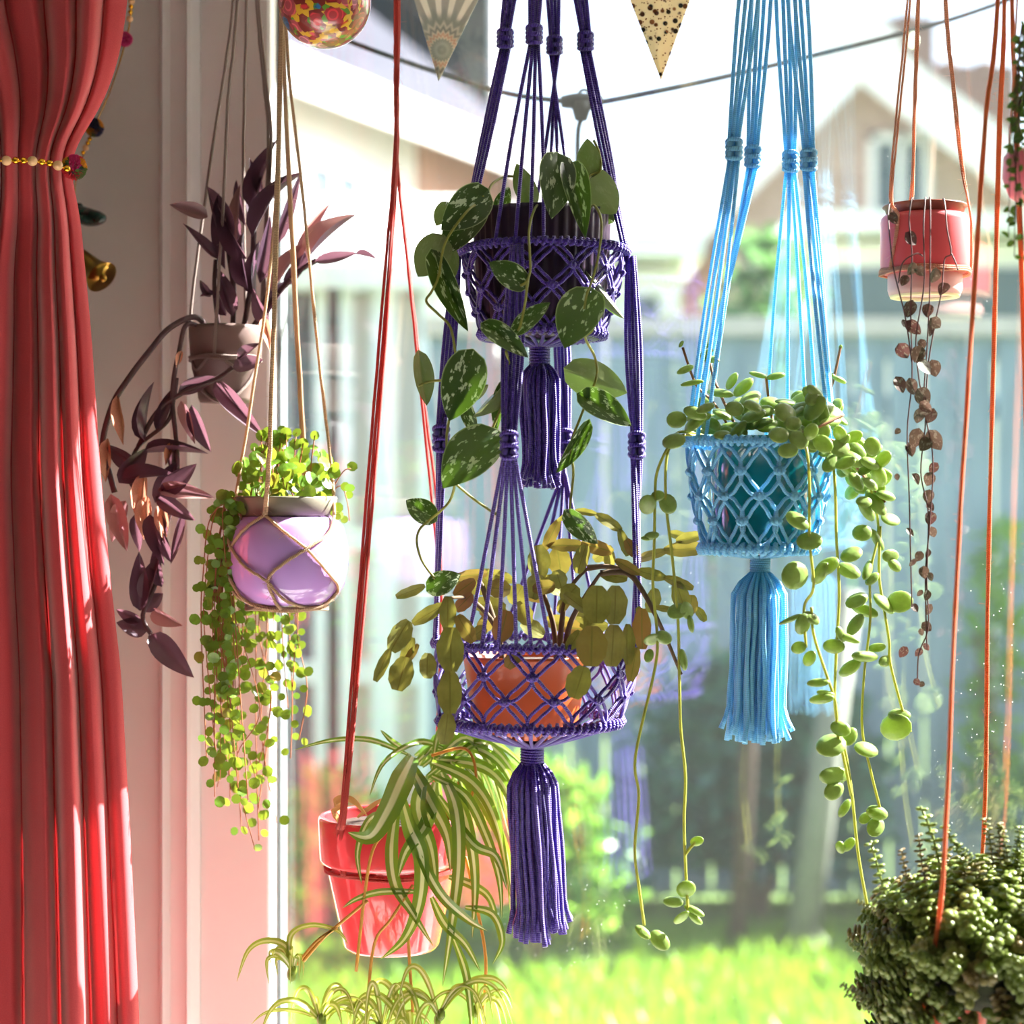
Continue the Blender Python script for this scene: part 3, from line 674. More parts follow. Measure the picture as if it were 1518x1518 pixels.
net(PS, 'upper_net', M_net, hang, UX, UR-6, UY+4, 804, 90, 492, 12, 4, CR*.9, rot=.1)
ring_wrap(PS, 'upper_base_ring', M_net, hang, 804, 90, 496, CR*1.15, 50)
b = MB()
for i in range(24):
    a = 2*math.pi*i/24; e = Vector((math.sin(a), -math.cos(a), 0)); c0 = PS.p(804, 498); b.tube(smooth([c0+e*90*PS.k, c0+e*50*PS.k-ZV*9*PS.k, PS.p(800, 513)+e*14*PS.k], 3), CR, 5)
b.build('upper_base', M_net, hang)
tassel(PS, hang, M_purp, 800, 512, 542, 14, 803, 31, 560, 27, 724, 46, CR*.95, seed=2)
# lower tier
LR, LY, LX = 156, 952, 797
lowk = (((654, 650, -.01), -92, (-100, -93, -86, -78)), ((755, 660, -.12), -18, (-42, -32, -22, -12, -4, 6)), ((838, 655, .09), 168, (140, 155, 170, 185, 200)), ((944, 660, 0.0), 88, (70, 80, 90, 100, 110)))
for (kx, ky, kd), a0, angs in lowk:
    kc = PS.p(kx, ky, kd); st = on(PS, UX, UR+3, UY+6, a0)
    nn = len(angs)
    for i, aa in enumerate(angs):
        o = Vector(((i-(nn-1)/2)*CR*1.9, (-1)**i*CR*.9, 0)); e = on(PS, LX, LR-3, LY, aa)
        strand(hang, M_purp, smooth([st+o*.5, st.lerp(kc, .5)+o, kc+o*.6+ZV*.012], 5)+smooth([kc+o*.6-ZV*.012, (kc).lerp(e, .5)+o*.3-ZV*.006, e], 6), CR)
    b = MB()
    for q in (.55, -.55): knot(b, kc+ZV*.011*q, CR*3.6, .013, ZV, CR, 1)
    b.build('knot', M_purp, hang)
ring_wrap(PS, 'lower_ring', M_net, hang, LX, LR-4, LY, CR*1.05, 92)
net(PS, 'lower_net', M_net, hang, LX, LR-8, LY+5, 786, 134, 1062, 13, 3, CR*.95, bow=.2, rot=.2)
ring_wrap(PS, 'lower_base_ring', M_net, hang, 786, 133, 1068, CR*1.2, 72)
b = MB()
for i in range(34):
    a = 2*math.pi*i/34; e = Vector((math.sin(a), -math.cos(a), 0)); c0 = PS.p(786, 1072); b.tube(smooth([c0+e*132*PS.k, c0+e*80*PS.k-ZV*17*PS.k, PS.p(789, 1106)+e*15*PS.k], 3), CR*1.05, 5)
b.build('lower_base', M_net, hang)
tassel(PS, hang, M_purp, 789, 1104, 1132, 16, 803, 36, 1170, 40, 1392, 58, CR*1.15, seed=5)

# ---- blue hanger
BS = Spot(1126, .13)
bh = thing('macrame_hanger', 'sky blue macrame plant hanger with a long pale tassel', 'plant hanger', BS.pt(0, 0, 1100))
TOPB = rail_at(1152)
BR, BY = 113, 658
for kn, angs in (((1088, 222, -.01), (-82, -72, -62, -52)), ((1116, 233, .03), (-140, -125, -112, -98)), ((1172, 240, .03), (168, 150, 132, 120)), ((1199, 238, 0), (60, 72, 84, 98))):
    strands(BS, bh, M_blue, TOPB, kn, [on(BS, 1126, BR-2, BY, a) for a in angs], CR, 1.1, klen=30)
ring_wrap(BS, 'ring', M_blue, bh, 1126, BR-3, BY, CR*1.1, 66, tilt=-.03)
net(BS, 'net', M_blue, bh, 1126, BR-6, BY+6, 1124, 82, 808, 12, 4, CR*.95, bow=.26, rot=-.12)
ring_wrap(BS, 'base_ring', M_blue, bh, 1124, 82, 813, CR*1.3, 44)
b = MB()
for i in range(24):
    a = 2*math.pi*i/24; e = Vector((math.sin(a), -math.cos(a), 0)); c0 = BS.p(1124, 815); b.tube(smooth([c0+e*80*BS.k, c0+e*45*BS.k-ZV*7*BS.k, BS.p(1127, 826)+e*14*BS.k], 3), CR, 5)
b.build('base', M_blue, bh)
tassel(BS, bh, M_blue, 1127, 826, 850, 14, 1122, 42, 900, 44, 1100, 64, CR*1.1, seed=8)

# ------------------------------------------------------------------ pots
def pot_profile(sp, outer, wall=4):
    # outer: list of (r_px, py) from the rim down to the foot; adds an inner wall and floor
    top = outer[0]; inner = [(max(1, r-wall), py) for r, py in outer]
    bot = outer[-1]
    return sp.prof([(0.05, bot[1])]+list(reversed(outer))+[(top[0]-wall, top[1])]+[(max(2, r-wall), py) for r, py in outer[1:-1]]+[(max(1.5, bot[0]-wall), bot[1]-wall), (0.05, bot[1]-wall)])
def make_pot(sp, name, mat, parent, outer, wall=4, n=64, rmod=None):
    b = MB(); b.lathe(pot_profile(sp, outer, wall), sp.c, n, rmod); return b.build(name, mat, parent)
M_soil = simple('potting_soil', '3a2c22', .95, .4, 160, 1.0)
def soil(sp, parent, r, py):
    b = MB(); b.lathe(sp.prof([(r, py+4), (r*.9, py), (r*.5, py-2), (.05, py-1)]), sp.c, 24); return b.build('soil', M_soil, parent)
M_ppot = simple('purple_pot_glaze', '2c1234', .4, .1, 20, coat=.15); M_terr = simple('terracotta_orange', 'c4511f', .45, .12, 12, coat=.2, trans=.08, tcol='ff6a20')
M_teal = simple('teal_glaze', '0f7f86', .12, .08, 10, coat=.8); M_red = simple('red_glaze', 'e2424a', .15, .06, 10, coat=.7)
M_lil = simple('lilac_glaze', 'b78fd6', .12, .04, 8, coat=.8); M_tray = simple('grey_plastic', '7c7668', .5, .06, 30)
M_brown = simple('brown_plastic', '6f5a56', .5, .06, 30); M_coral = simple('coral_glaze', 'd9555c', .4, .05, 12, coat=.1); M_pink = simple('pale_pink_clay', 'e8b3ae', .6, .05, 12)
M_liner = simple('copper_plastic', '8c4a38', .4, .1, 20); M_cream = simple('cream_clay', 'efd9ae', .7, .06, 12); M_orange = simple('orange_glaze', 'e8521c', .35, .08, 12, coat=.3)

# upper purple pot, ribbed
A1 = Spot(803, .15)
pothos = thing('potted_pothos', 'trailing pothos with silver-flecked leaves in a ribbed dark purple pot', 'potted plant', A1.pt(0, 0, 506))
make_pot(A1, 'pot', M_ppot, pothos, [(102, 316), (101, 322), (97, 420), (87, 500), (83, 504)], 4, 176, lambda a: 1+.020*math.cos(40*a))
soil(A1, pothos, 95, 330)
# lower terracotta pot
A2 = Spot(779, .15)
cactus = thing('potted_christmas_cactus', 'flat-segmented holiday cactus in an orange terracotta pot', 'potted plant', A2.pt(0, 0, 1090))
make_pot(A2, 'pot', M_terr, cactus, [(95, 970), (95, 974), (92, 976), (86, 1020), (77, 1076), (73, 1090)], 4)
soil(A2, cactus, 90, 980)
# teal pot
A3 = Spot(1130, .13)
pep = thing('potted_peperomia', 'trailing peperomia with round fleshy leaves in a glossy teal pot', 'potted plant', A3.pt(0, 0, 819))
make_pot(A3, 'pot', M_teal, pep, [(84, 648), (85, 652), (84, 660), (75, 662), (76, 700), (75, 704), (76, 708), (74, 760), (70, 808), (66, 819)], 5)
soil(A3, pep, 72, 660)
# red pot of the spider plant
A4 = Spot(580, .12)
spid = thing('potted_spider_plant', 'spider plant with striped arching leaves in a glossy red pot', 'potted plant', A4.pt(0, 0, 1405))
make_pot(A4, 'pot', M_red, spid, [(106, 1208), (108, 1212), (106, 1270), (103, 1276), (96, 1278), (94, 1290), (71, 1398), (67, 1404)], 7)
soil(A4, spid, 98, 1222)
# lilac bowl
A5 = Spot(425, .17)
pil = thing('potted_creeping_vine', 'creeping plant with tiny round leaves in a rounded lilac pot', 'potted plant', A5.pt(0, 0, 898))
make_pot(A5, 'pot', M_lil, pil, [(60, 764), (72, 767), (84, 780), (91, 810), (91, 838), (85, 868), (72, 890), (58, 897), (54, 897)], 4)
b = MB(); b.lathe(pot_profile(A5, [(74, 736), (75, 739), (70, 763), (62, 768)], 3), A5.c, 48); b.build('liner', M_tray, pil)
soil(A5, pil, 68, 742)
# brown pot
A6 = Spot(334, .12)
trad = thing('potted_purple_heart', 'purple long-leaved trailing plant in a brown plastic pot', 'potted plant', A6.pt(0, 0, 598))
make_pot(A6, 'pot', M_brown, trad, [(53, 484), (54, 488), (50, 528), (47, 530), (40, 590), (37, 597)], 3)
soil(A6, trad, 49, 490)
# coral pot
A7 = Spot(1371, .10)
hearts = thing('potted_string_of_hearts', 'string of hearts vine in a coral pot with pale pink base', 'potted plant', A7.pt(0, 0, 440))
make_pot(A7, 'pot', M_coral, hearts, [(60, 320), (64, 324), (65, 330), (65, 396), (63, 404), (54, 408)], 5)
b = MB(); b.lathe(A7.prof([(53, 404), (54.5, 408), (54.5, 430), (52, 438), (48, 440), (44, 437), (0.05, 436)]), A7.c, 48); b.build('pot_base', M_pink, hearts)
b = MB(); b.lathe(A7.prof([(51.5, 438.5), (50.5, 441.5), (41, 441.5), (40, 437.5)]), A7.c, 48); b.build('foot_ring', M_cream, hearts)
b = MB(); b.lathe(pot_profile(A7, [(61, 305), (62, 307), (58, 310), (53, 334), (52, 348)], 2), A7.c, 48); b.build('liner', M_liner, hearts)
soil(A7, hearts, 53, 322)
# orange pot under the succulent
A8 = Spot(1462, .20)
crass = thing('potted_succulent', 'dense mound of stacked-leaf succulent spilling over an orange pot', 'potted plant', A8.pt(0, 0, 1600))
make_pot(A8, 'pot', M_orange, crass, [(118, 1408), (120, 1412), (118, 1440), (112, 1446), (90, 1596), (86, 1600)], 6)
soil(A8, crass, 112, 1420)

# ------------------------------------------------------------------ twine hangers
def twine_hanger(name, label, sp, paths, mat, r, loc, fuzz=0, seed=1, fmat=None, rings=()):
    t = thing(name, label, 'plant hanger', loc); rg = random.Random(seed); fb = MB()
    for pth in paths:
        pts = []
        for q in pth:
            if isinstance(q, Vector): pts.append(q)
            else: pts.append(sp.p(q[0], q[1], q[2] if len(q) > 2 else 0))
        sm = smooth(pts, 8); b = MB()
        b.tube([p+rv(.0003) for p in sm], r, 6); b.build('cord', mat, t)
        if fuzz:
            for k in range(fuzz):
                i = rg.randrange(len(sm)-1); p = sm[i].lerp(sm[i+1], rg.random()); d = Vector((rg.gauss(0, 1), rg.gauss(0, 1), rg.gauss(0, .8))).normalized()
                L = rg.uniform(.002, .007); fb.tube(smooth([p, p+d*L*.5+ZV*rg.uniform(-.001, .001), p+d*L+Vector((rg.gauss(0, .0015), 0, rg.gauss(0, .002)))], 2), .00012, 3, cap=False)
    for (rr, py) in rings:
        b = MB(); pts = [sp.pt(rr+.4*math.sin(7*a), a, py+1.2*math.sin(5*a)) for a in [2*math.pi*i/40 for i in range(40)]]; b.tube(pts, r, 6, closed=True)
        pts = [sp.pt(rr+.4*math.cos(7*a), a, py+3+1.2*math.sin(4*a+1)) for a in [2*math.pi*i/40 for i in range(40)]]; b.tube(pts, r, 6, closed=True); b.build('loop', mat, t)
    if fb.v: f = fb.build('fibres', fmat or mat, t); f['kind'] = 'stuff'
    return t
M_jute = cord_mat('jute_twine', 'd8b48e', 600, .8, .3, .25, .8); M_grey = cord_mat('grey_twine', '9a857e', 600, .8, .2, .25, .8)
M_redt = cord_mat('red_twine', 'd8382c', 700, .7, .3, .25, .8); M_ora = cord_mat('orange_twine', 'ff8444', 600, .75, .35, .2, .8)
M_pnk = cord_mat('peach_twine', 'f4b494', 600, .75, .35, .2, .8)
# grey twine round the brown pot
TG = rail_at(362)
def ringp(sp, deg, r, py): return sp.pt(r, rad(deg), py)
twine_hanger('twine_hanger', 'grey twine hanger looped round the brown plastic pot', A6, [
    [TG, (346, 0), (318, 200), (285, 440), ringp(A6, -95, 51, 530)], [TG, (352, 0, -.02), (338, 150, -.03), (331, 300, -.045), ringp(A6, -10, 51, 530)],
    [TG, (365, 0), (362, 150, .02), (361, 300, .03), ringp(A6, 150, 51, 530)], [TG, (380, 0), (392, 130), (398, 220), (388, 440), ringp(A6, 95, 51, 530)],
    [TG, (383, 0), (396, 130), (402, 220), (391, 440), ringp(A6, 88, 51, 530)],
    [ringp(A6, -95, 51, 530), ringp(A6, -50, 48, 550), ringp(A6, -10, 51, 530), ringp(A6, 40, 48, 552), ringp(A6, 90, 51, 531)],
    [ringp(A6, -95, 51, 531), ringp(A6, -50, 44, 575), ringp(A6, 0, 41, 598), ringp(A6, 50, 44, 575), ringp(A6, 95, 51, 531)]], M_grey, .0017, A6.pt(0, 0, 598), 40, 3, rings=((52, 531),))
# jute net round the lilac bowl
TJ = rail_at(421)
JF = ringp
twine_hanger('twine_hanger', 'fuzzy jute twine hanger knotted round the lilac pot', A5, [
    [TJ, (416, 40, -.02), (408, 350, -.05), (400, 640, -.075), JF(A5, -18, 77, 764)], [TJ, (418, 40, -.02), (411, 350, -.05), (402, 640, -.075), JF(A5, -16, 77, 763)],
    [TJ, (416, 40), (405, 350), (378, 560), (352, 720), JF(A5, -75, 79, 764)],
    [TJ, (419, 40, .02), (434, 400, .04), (447, 640, .06), JF(A5, 165, 79, 764)], [TJ, (420, 40, .02), (437, 400, .04), (450, 640, .06), JF(A5, 160, 79, 764)],
    [TJ, (424, 40), (448, 280), (476, 560), (492, 700), JF(A5, 68, 79, 764)],
    [JF(A5, -18, 77, 764), JF(A5, -38, 88, 785), JF(A5, -60, 93, 820), JF(A5, -70, 93, 850), JF(A5, -50, 80, 885), JF(A5, 0, 58, 901)],
    [JF(A5, -17, 77, 764), JF(A5, 5, 90, 788), JF(A5, 24, 94, 812), JF(A5, 45, 93, 845), JF(A5, 68, 86, 872), JF(A5, 60, 66, 898)],
    [JF(A5, 68, 79, 764), JF(A5, 48, 91, 790), JF(A5, 24, 94, 812), JF(A5, 0, 94, 838), JF(A5, -10, 92, 858), JF(A5, -5, 76, 890), JF(A5, 0, 58, 901)],
    [JF(A5, -75, 79, 764), JF(A5, -60, 92, 800), JF(A5, -35, 94, 835), JF(A5, -12, 92, 858), JF(A5, 5, 80, 886), JF(A5, 40, 60, 900)],
    [JF(A5, -60, 93, 850), JF(A5, -45, 82, 884), JF(A5, -20, 66, 899), JF(A5, 30, 64, 900), JF(A5, 60, 72, 893), JF(A5, 72, 86, 868)]],
    M_jute, .0017, A5.pt(0, 0, 905), 130, 4, rings=((60, 899),))
# red twine of the spider plant
TR = rail_at(590)
RD = ringp
twine_hanger('twine_hanger', 'thin red twine hanger tied round the red pot', A4, [
    [TR, (590, 0, -.01), (588, 120), (587, 230, -.01), (576, 400, -.03), (548, 740, -.06), (512, 1180, -.11), RD(A4, -38, 110, 1215), RD(A4, -40, 99, 1284)],
    [TR, (586, 0, -.01), (586, 120), (585, 230, -.01), (571, 400, -.03), (543, 740, -.06), (508, 1180, -.11), RD(A4, -41, 110, 1215), RD(A4, -42, 99, 1284)],
    [TR, (592, 0), (590, 120), (589, 230), (579, 400, -.03), (553, 740, -.06), (515, 1180, -.11), RD(A4, -36, 110, 1215), RD(A4, -38, 99, 1284)],
    [TR, (590, 0), (589, 120), (588, 230), (603, 380, .01), (625, 590, .02), (650, 840, .03), (676, 1120, .03), RD(A4, 75, 110, 1215), RD(A4, 75, 99, 1284)],
    [TR, (588, 0), (587, 120), (588, 230), (604, 380, .02), (628, 590, .05), (654, 840, .075), (640, 1180, .1), RD(A4, 172, 110, 1215), RD(A4, 172, 99, 1284)]],
    M_redt, .0016, A4.pt(0, 0, 1300), 60, 5, rings=((98, 1284),))
# peach twine of the coral pot
TP = rail_at(1378)
twine_hanger('twine_hanger', 'peach twine hanger tied round the coral pot', A7, [
    [TP, (1345, 0), (1330, 160, -.01), (1319, 290, -.03), ringp(A7, -48, 67, 330), ringp(A7, -62, 67, 404)], [TP, (1349, 0), (1334, 160, -.01), (1322, 290, -.03), ringp(A7, -46, 67, 330), ringp(A7, -60, 67, 404)],
    [TP, (1360, 0, .02), (1355, 160, .03), (1350, 290, .045), ringp(A7, 200, 67, 330), ringp(A7, 200, 67, 404)], [TP, (1363, 0, .02), (1357, 160, .03), (1353, 290, .045), ringp(A7, 196, 67, 404)],
    [TP, (1400, 0), (1411, 120), (1424, 240), ringp(A7, 80, 67, 330), ringp(A7, 80, 67, 404)], [TP, (1403, 0), (1414, 120), (1427, 240), ringp(A7, 84, 67, 330), ringp(A7, 84, 67, 404)]],
    M_pnk, .0011, A7.pt(0, 0, 410), 30, 6, rings=((66, 404), (65, 401)))
# orange twine of the succulent
TO = rail_at(1492)
twine_hanger('twine_hanger', 'bright orange twine hanger holding the succulent pot', A8, [
    [TO, (1478, 0), (1460, 180, -.02), (1440, 480, -.04), (1418, 850, -.07), (1396, 1310, -.085), ringp(A8, -60, 121, 1445)],
    [TO, (1480, 0), (1462, 180, -.02), (1442, 480, -.04), (1419, 850, -.07), (1398, 1310, -.085), ringp(A8, -58, 121, 1445)],
    [TO, (1488, 0, .02), (1480, 200, .03), (1473, 480, .045), (1464, 850, .06), (1455, 1270, .08), ringp(A8, 190, 121, 1445)],
    [TO, (1490, 0, .02), (1483, 200, .03), (1475, 480, .045), (1466, 850, .06), (1457, 1270, .08), ringp(A8, 186, 121, 1445)],
    [TO, (1499, 0), (1506, 200), (1513, 400), (1530, 850), (1566, 1300), ringp(A8, 70, 121, 1445)], [TO, (1501, 0), (1509, 200), (1516, 400), (1533, 850), (1569, 1300), ringp(A8, 74, 121, 1445)]],
    M_ora, .0015, A8.pt(0, 0, 1450), 60, 7, rings=((116, 1446),))
# ------------------------------------------------------------------ curtain
def interp(tab, y): return sum(interp1(tab, y+k*14) for k in (-2, -1, 0, 1, 2))/5
def interp1(tab, y):
    if y <= tab[0][0]: return tab[0][1]
    for (a, va), (b_, vb) in zip(tab, tab[1:]):
        if y <= b_:
            t = (y-a)/(b_-a); return va+(vb-va)*t
    return tab[-1][1]
ER = [(-720, 200), (0, 190), (90, 176), (160, 150), (215, 112), (245, 103), (270, 108), (320, 119), (500, 136), (700, 149), (850, 163), (1000, 180), (1250, 194), (1518, 207), (2950, 215)]
EL = [(-720, -420), (0, -380), (120, -260), (215, -150), (245, -135), (270, -140), (400, -200), (700, -260), (1518, -320), (2950, -330)]
AMP = [(-720, .032), (0, .032), (160, .025), (240, .014), (300, .020), (500, .032), (1000, .042), (1518, .048), (2950, .050)]
CD = .285
def curtain_d(u, y):
    ph = 2*math.pi*(12.0*u+.30*math.sin(5.2*u+.4)+.12*math.sin(13*u))+.10*math.sin(y/420+u*6)
    ph += .6*math.sin(ph+.8)
    f = (2*abs(math.sin(ph/2))**.75-1)*(.7+.3*math.sin(u*23+1.1+y/900))+.25*math.sin(.31*ph+y/700)
    hem = max(0, min((u-.86)/.07, (1-u)/.07))*interp(AMP, y)*.25+.11*(1-u)
    edge = min(1, (1-u)/.10)
    return CD+hem+interp(AMP, y)*f*(.15+.85*edge)+(.012 if 150 < y < 330 else 0)*math.cos((y-240)/90*math.pi/2)
ys = [-720+i*60 for i in range(11)]+[-60+i*13 for i in range(126)]+[1600+i*90 for i in range(16)]
NU = 420; b = MB()
for y in ys:
    l_, r_ = interp(EL, y), interp(ER, y)
    for i in range(NU+1):
        u = i/NU; px = l_+(r_-l_)*u; d = curtain_d(u, y); b.v.append(P(px, y, Yd(px, d)))
for j in range(len(ys)-1):
    for i in range(NU):
        q = j*(NU+1)+i; b.f.append((q, q+NU+1, q+NU+2, q+1)); b.uv.append(((i/NU, -ys[j]/900), (i/NU, -ys[j+1]/900), ((i+1)/NU, -ys[j+1]/900), ((i+1)/NU, -ys[j]/900)))
def curtain_mat():
    m, n, l, bs = newmat('red_cotton'); uv = n.new('ShaderNodeUVMap'); mp = N(n, 'ShaderNodeMapping'); mp.inputs['Scale'].default_value = (260, 420, 1); l.new(uv.outputs[0], mp.inputs[0])
    nz = N(n, 'ShaderNodeTexNoise', Scale=1.0, Detail=3.0); l.new(mp.outputs[0], nz.inputs['Vector'])
    rp = ramp(n, [(.3, lin('ba3e46')), (.7, lin('c4484c'))]); l.new(nz.outputs['Fac'], rp.inputs[0]); l.new(rp.outputs[0], bs.inputs['Base Color'])
    bs.inputs['Roughness'].default_value = .85; bs.inputs['Sheen Weight'].default_value = .3; bs.inputs['Sheen Roughness'].default_value = .35; bs.inputs['Sheen Tint'].default_value = (1, .75, .72, 1)
    bumpify(n, l, bs, nz.outputs['Fac'], .12, .0006)
    tr = N(n, 'ShaderNodeBsdfTranslucent', Color=lin('e8353a')); mx = N(n, 'ShaderNodeMixShader', Fac=.08); l.new(bs.outputs[0], mx.inputs[1]); l.new(tr.outputs[0], mx.inputs[2]); l.new(mx.outputs[0], n['Material Output'].inputs[0]); return m
cur = thing('curtain', 'coral red curtain gathered by a beaded tieback', 'curtain', W(-1.25, CD, ZF))
b.build('cloth', curtain_mat(), cur)
b = MB(); l_, r_ = interp(EL, -720), interp(ER, -720)
pole = thing('curtain_pole', 'brass curtain pole above the red curtain', 'curtain pole', P(-100, -735, Yd(-100, CD)))
M_brass = simple('aged_brass', 'a8823a', .28, .2, 20, metal=1); M_gold = simple('gold_bead', 'd9a02c', .15, .1, 20, metal=1)
zz = EYE+(759+735)/F*Yd(0, CD)
b.tube([W(-1.70, CD, zz), W(-.92, CD, zz)], .014, 12); b.ball(W(-.91, CD, zz), .025, 12, 8); b.build('rod', M_brass, pole)
b = MB(); b.tube([W(-.97, CD, zz), W(-.97, .021, zz)], .008, 8); b.build('bracket', M_brass, pole)
# tieback
M_bead = simple('pale_wood_bead', 'd8a878', .5, .15, 60)
tb = thing('beaded_tieback', 'string of wooden and gold beads with pompom tied round the curtain', 'tieback', P(60, 250, Yd(60, CD-.06)))
tpts = [(-140, 262), (-60, 236), (0, 238), (30, 238), (62, 240), (85, 245), (104, 252)]
line = smooth([P(x, y, Yd(x, CD+.052+.11*max(0, 104-x)/240)) for x, y in tpts], 20)
b = MB(); b.tube(line, .0011, 5); b.build('cord', M_gold, tb)
seq = ['g', 'g', 'w', 'g', 'g', 'w', 'g', 'g', 'w', 'g', 'g', 'w']; x = -118; k = 0
wood_me = None; gold_me = None
def beadmesh(r, mat, n): b = MB(); b.ball((0, 0, 0), r, 12, 8, (1, 1, .95)); return b.mesh(n, mat)
wood_me, gold_me = beadmesh(.0050, M_bead, 'bead'), beadmesh(.0036, M_gold, 'bead')
acc = 0; nextp = .0; cnt = 0
for i in range(1, len(line)):
    acc += (line[i]-line[i-1]).length
    if acc >= nextp:
        w_ = seq[cnt % len(seq)] == 'w'; o = bpy.data.objects.new('bead', wood_me if w_ else gold_me); COL.objects.link(o); o.parent = tb; o.location = line[i]-ORG[tb.name]
        cnt += 1; nw = seq[cnt % len(seq)] == 'w'; nextp = acc+(.0048 if w_ else .0033)+(.0048 if nw else .0033)
def pom_mat(name, cols):
    m, n, l, bs = newmat(name); tc = n.new('ShaderNodeTexCoord'); vo = N(n, 'ShaderNodeTexVoronoi', Scale=cols[0]); l.new(tc.outputs['Object'], vo.inputs['Vector'])
    sp_ = n.new('ShaderNodeSeparateColor'); l.new(vo.outputs['Color'], sp_.inputs[0]); k = len(cols)-1
    rp = ramp(n, [(i/k, lin(c)) for i, c in enumerate(cols[1:])], 'CONSTANT'); l.new(sp_.outputs[0], rp.inputs[0]); l.new(rp.outputs[0], bs.inputs['Base Color']); bs.inputs['Roughness'].default_value = .9; bs.inputs['Sheen Weight'].default_value = .5; return m
def pompom(parent, c, r, mat, seed):
    rg = random.Random(seed); b = MB(); b.ball(c, r*.8, 14, 9)
    for i in range(900):
        d = Vector((rg.gauss(0, 1), rg.gauss(0, 1), rg.gauss(0, 1))).normalized(); s_ = d.orthogonal().normalized()*r*.05; t_ = d.cross(s_); e = c+d*r*rg.uniform(.94, 1.04); q = c+d*r*.75
        b.quad(q-s_, q+s_, e+s_, e-s_); b.quad(q-t_, q+t_, e+t_, e-t_)
    # keep the object's own origin at its centre so the colour patches sit on it
    me = b.mesh('pompom', mat, c); o = bpy.data.objects.new('pompom', me); COL.objects.link(o); o.parent = parent; o.location = c-ORG[parent.name]; return o
pompom(tb, P(110, 248, Yd(110, CD+.03)), .0125, pom_mat('pompom_mixed', [70, 'e8a81c', 'e0187c', '5a7a28', 'd81830', '2c2450']), 3)
# garland of pompoms and charms hanging by the wall
gar = thing('bell_garland', 'hanging garland with pompoms, dark green charm and brass bell behind the curtain', 'garland', P(140, 420, Yd(140, .09)))
gp = lambda x, y, d=.10: P(x, y, Yd(x, d))
gl_line = smooth([gp(203, -225, .03), gp(198, -60), gp(195, 10), gp(187, 58), gp(165, 130), gp(141, 185), gp(124, 228), gp(112, 270), gp(110, 318), gp(108, 375)], 10)
b = MB(); b.tube(gl_line, .0008, 5); b.build('string', M_gold, gar)
b = MB(); b.tube([gp(203, -225, .018), gp(203, -225, .03)], .004, 8); b.build('wall_pin', M_brass, gar)
for i, (x, y) in enumerate(((195, 2), (194, 10), (193, 18), (192, 28), (133, 206), (130, 212), (127, 219), (123, 226))):
    o = bpy.data.objects.new('bead', gold_me if i % 3 else wood_me); COL.objects.link(o); o.parent = gar; o.location = gp(x, y)-ORG[gar.name]; o.scale = (.75,)*3
pompom(gar, gp(185, 58), .0085, pom_mat('pompom_pink', [20, 'd8187c', 'e02a88']), 4)
pompom(gar, gp(140, 189), .0105, pom_mat('pompom_mustard', [75, 'e8a01c', '24285c', 'e8a01c', '4a6a24']), 5)
M_charm = simple('green_enamel', '10342e', .25, .6, 90, coat=.5)
b = MB(); path = [gp(x, y) for x, y in ((100, 312), (112, 315), (124, 320), (138, 323), (150, 323), (157, 321))]
b.tube(smooth(path, 4), lambda t: .0012+.0092*math.sin(min(1, t*.9+.12)*math.pi)**.7, 14)
b.tube(smooth([gp(110, 318), gp(116, 304), gp(124, 312), gp(132, 318)], 4), lambda t: .004*(1-.5*t), 8); b.build('charm', M_charm, gar)
b = MB(); c0, c1 = gp(104, 366, .11), gp(151, 411, .12)
outer = [(.0, .3), (.03, .42), (.15, .5), (.45, .62), (.75, .78), (.92, 1.0), (1.0, 1.15)]
pth = [c0.lerp(c1, t) for t, r in outer]+[c0.lerp(c1, t) for t, r in reversed(outer[2:])]
rr_ = [r*.0165 for t, r in outer]+[r*.0150 for t, r in reversed(outer[2:])]
b.tube(pth, lambda t: rr_[min(len(rr_)-1, int(round(t*(len(rr_)-1))))], 28)
bell = b.build('bell', M_brass, gar)
b = MB(); b.tube([c0.lerp(c1, .2), c0.lerp(c1, 1.02)], .001, 5); b.ball(c0.lerp(c1, 1.04), .0045, 10, 6); b.build('clapper', M_brass, bell)

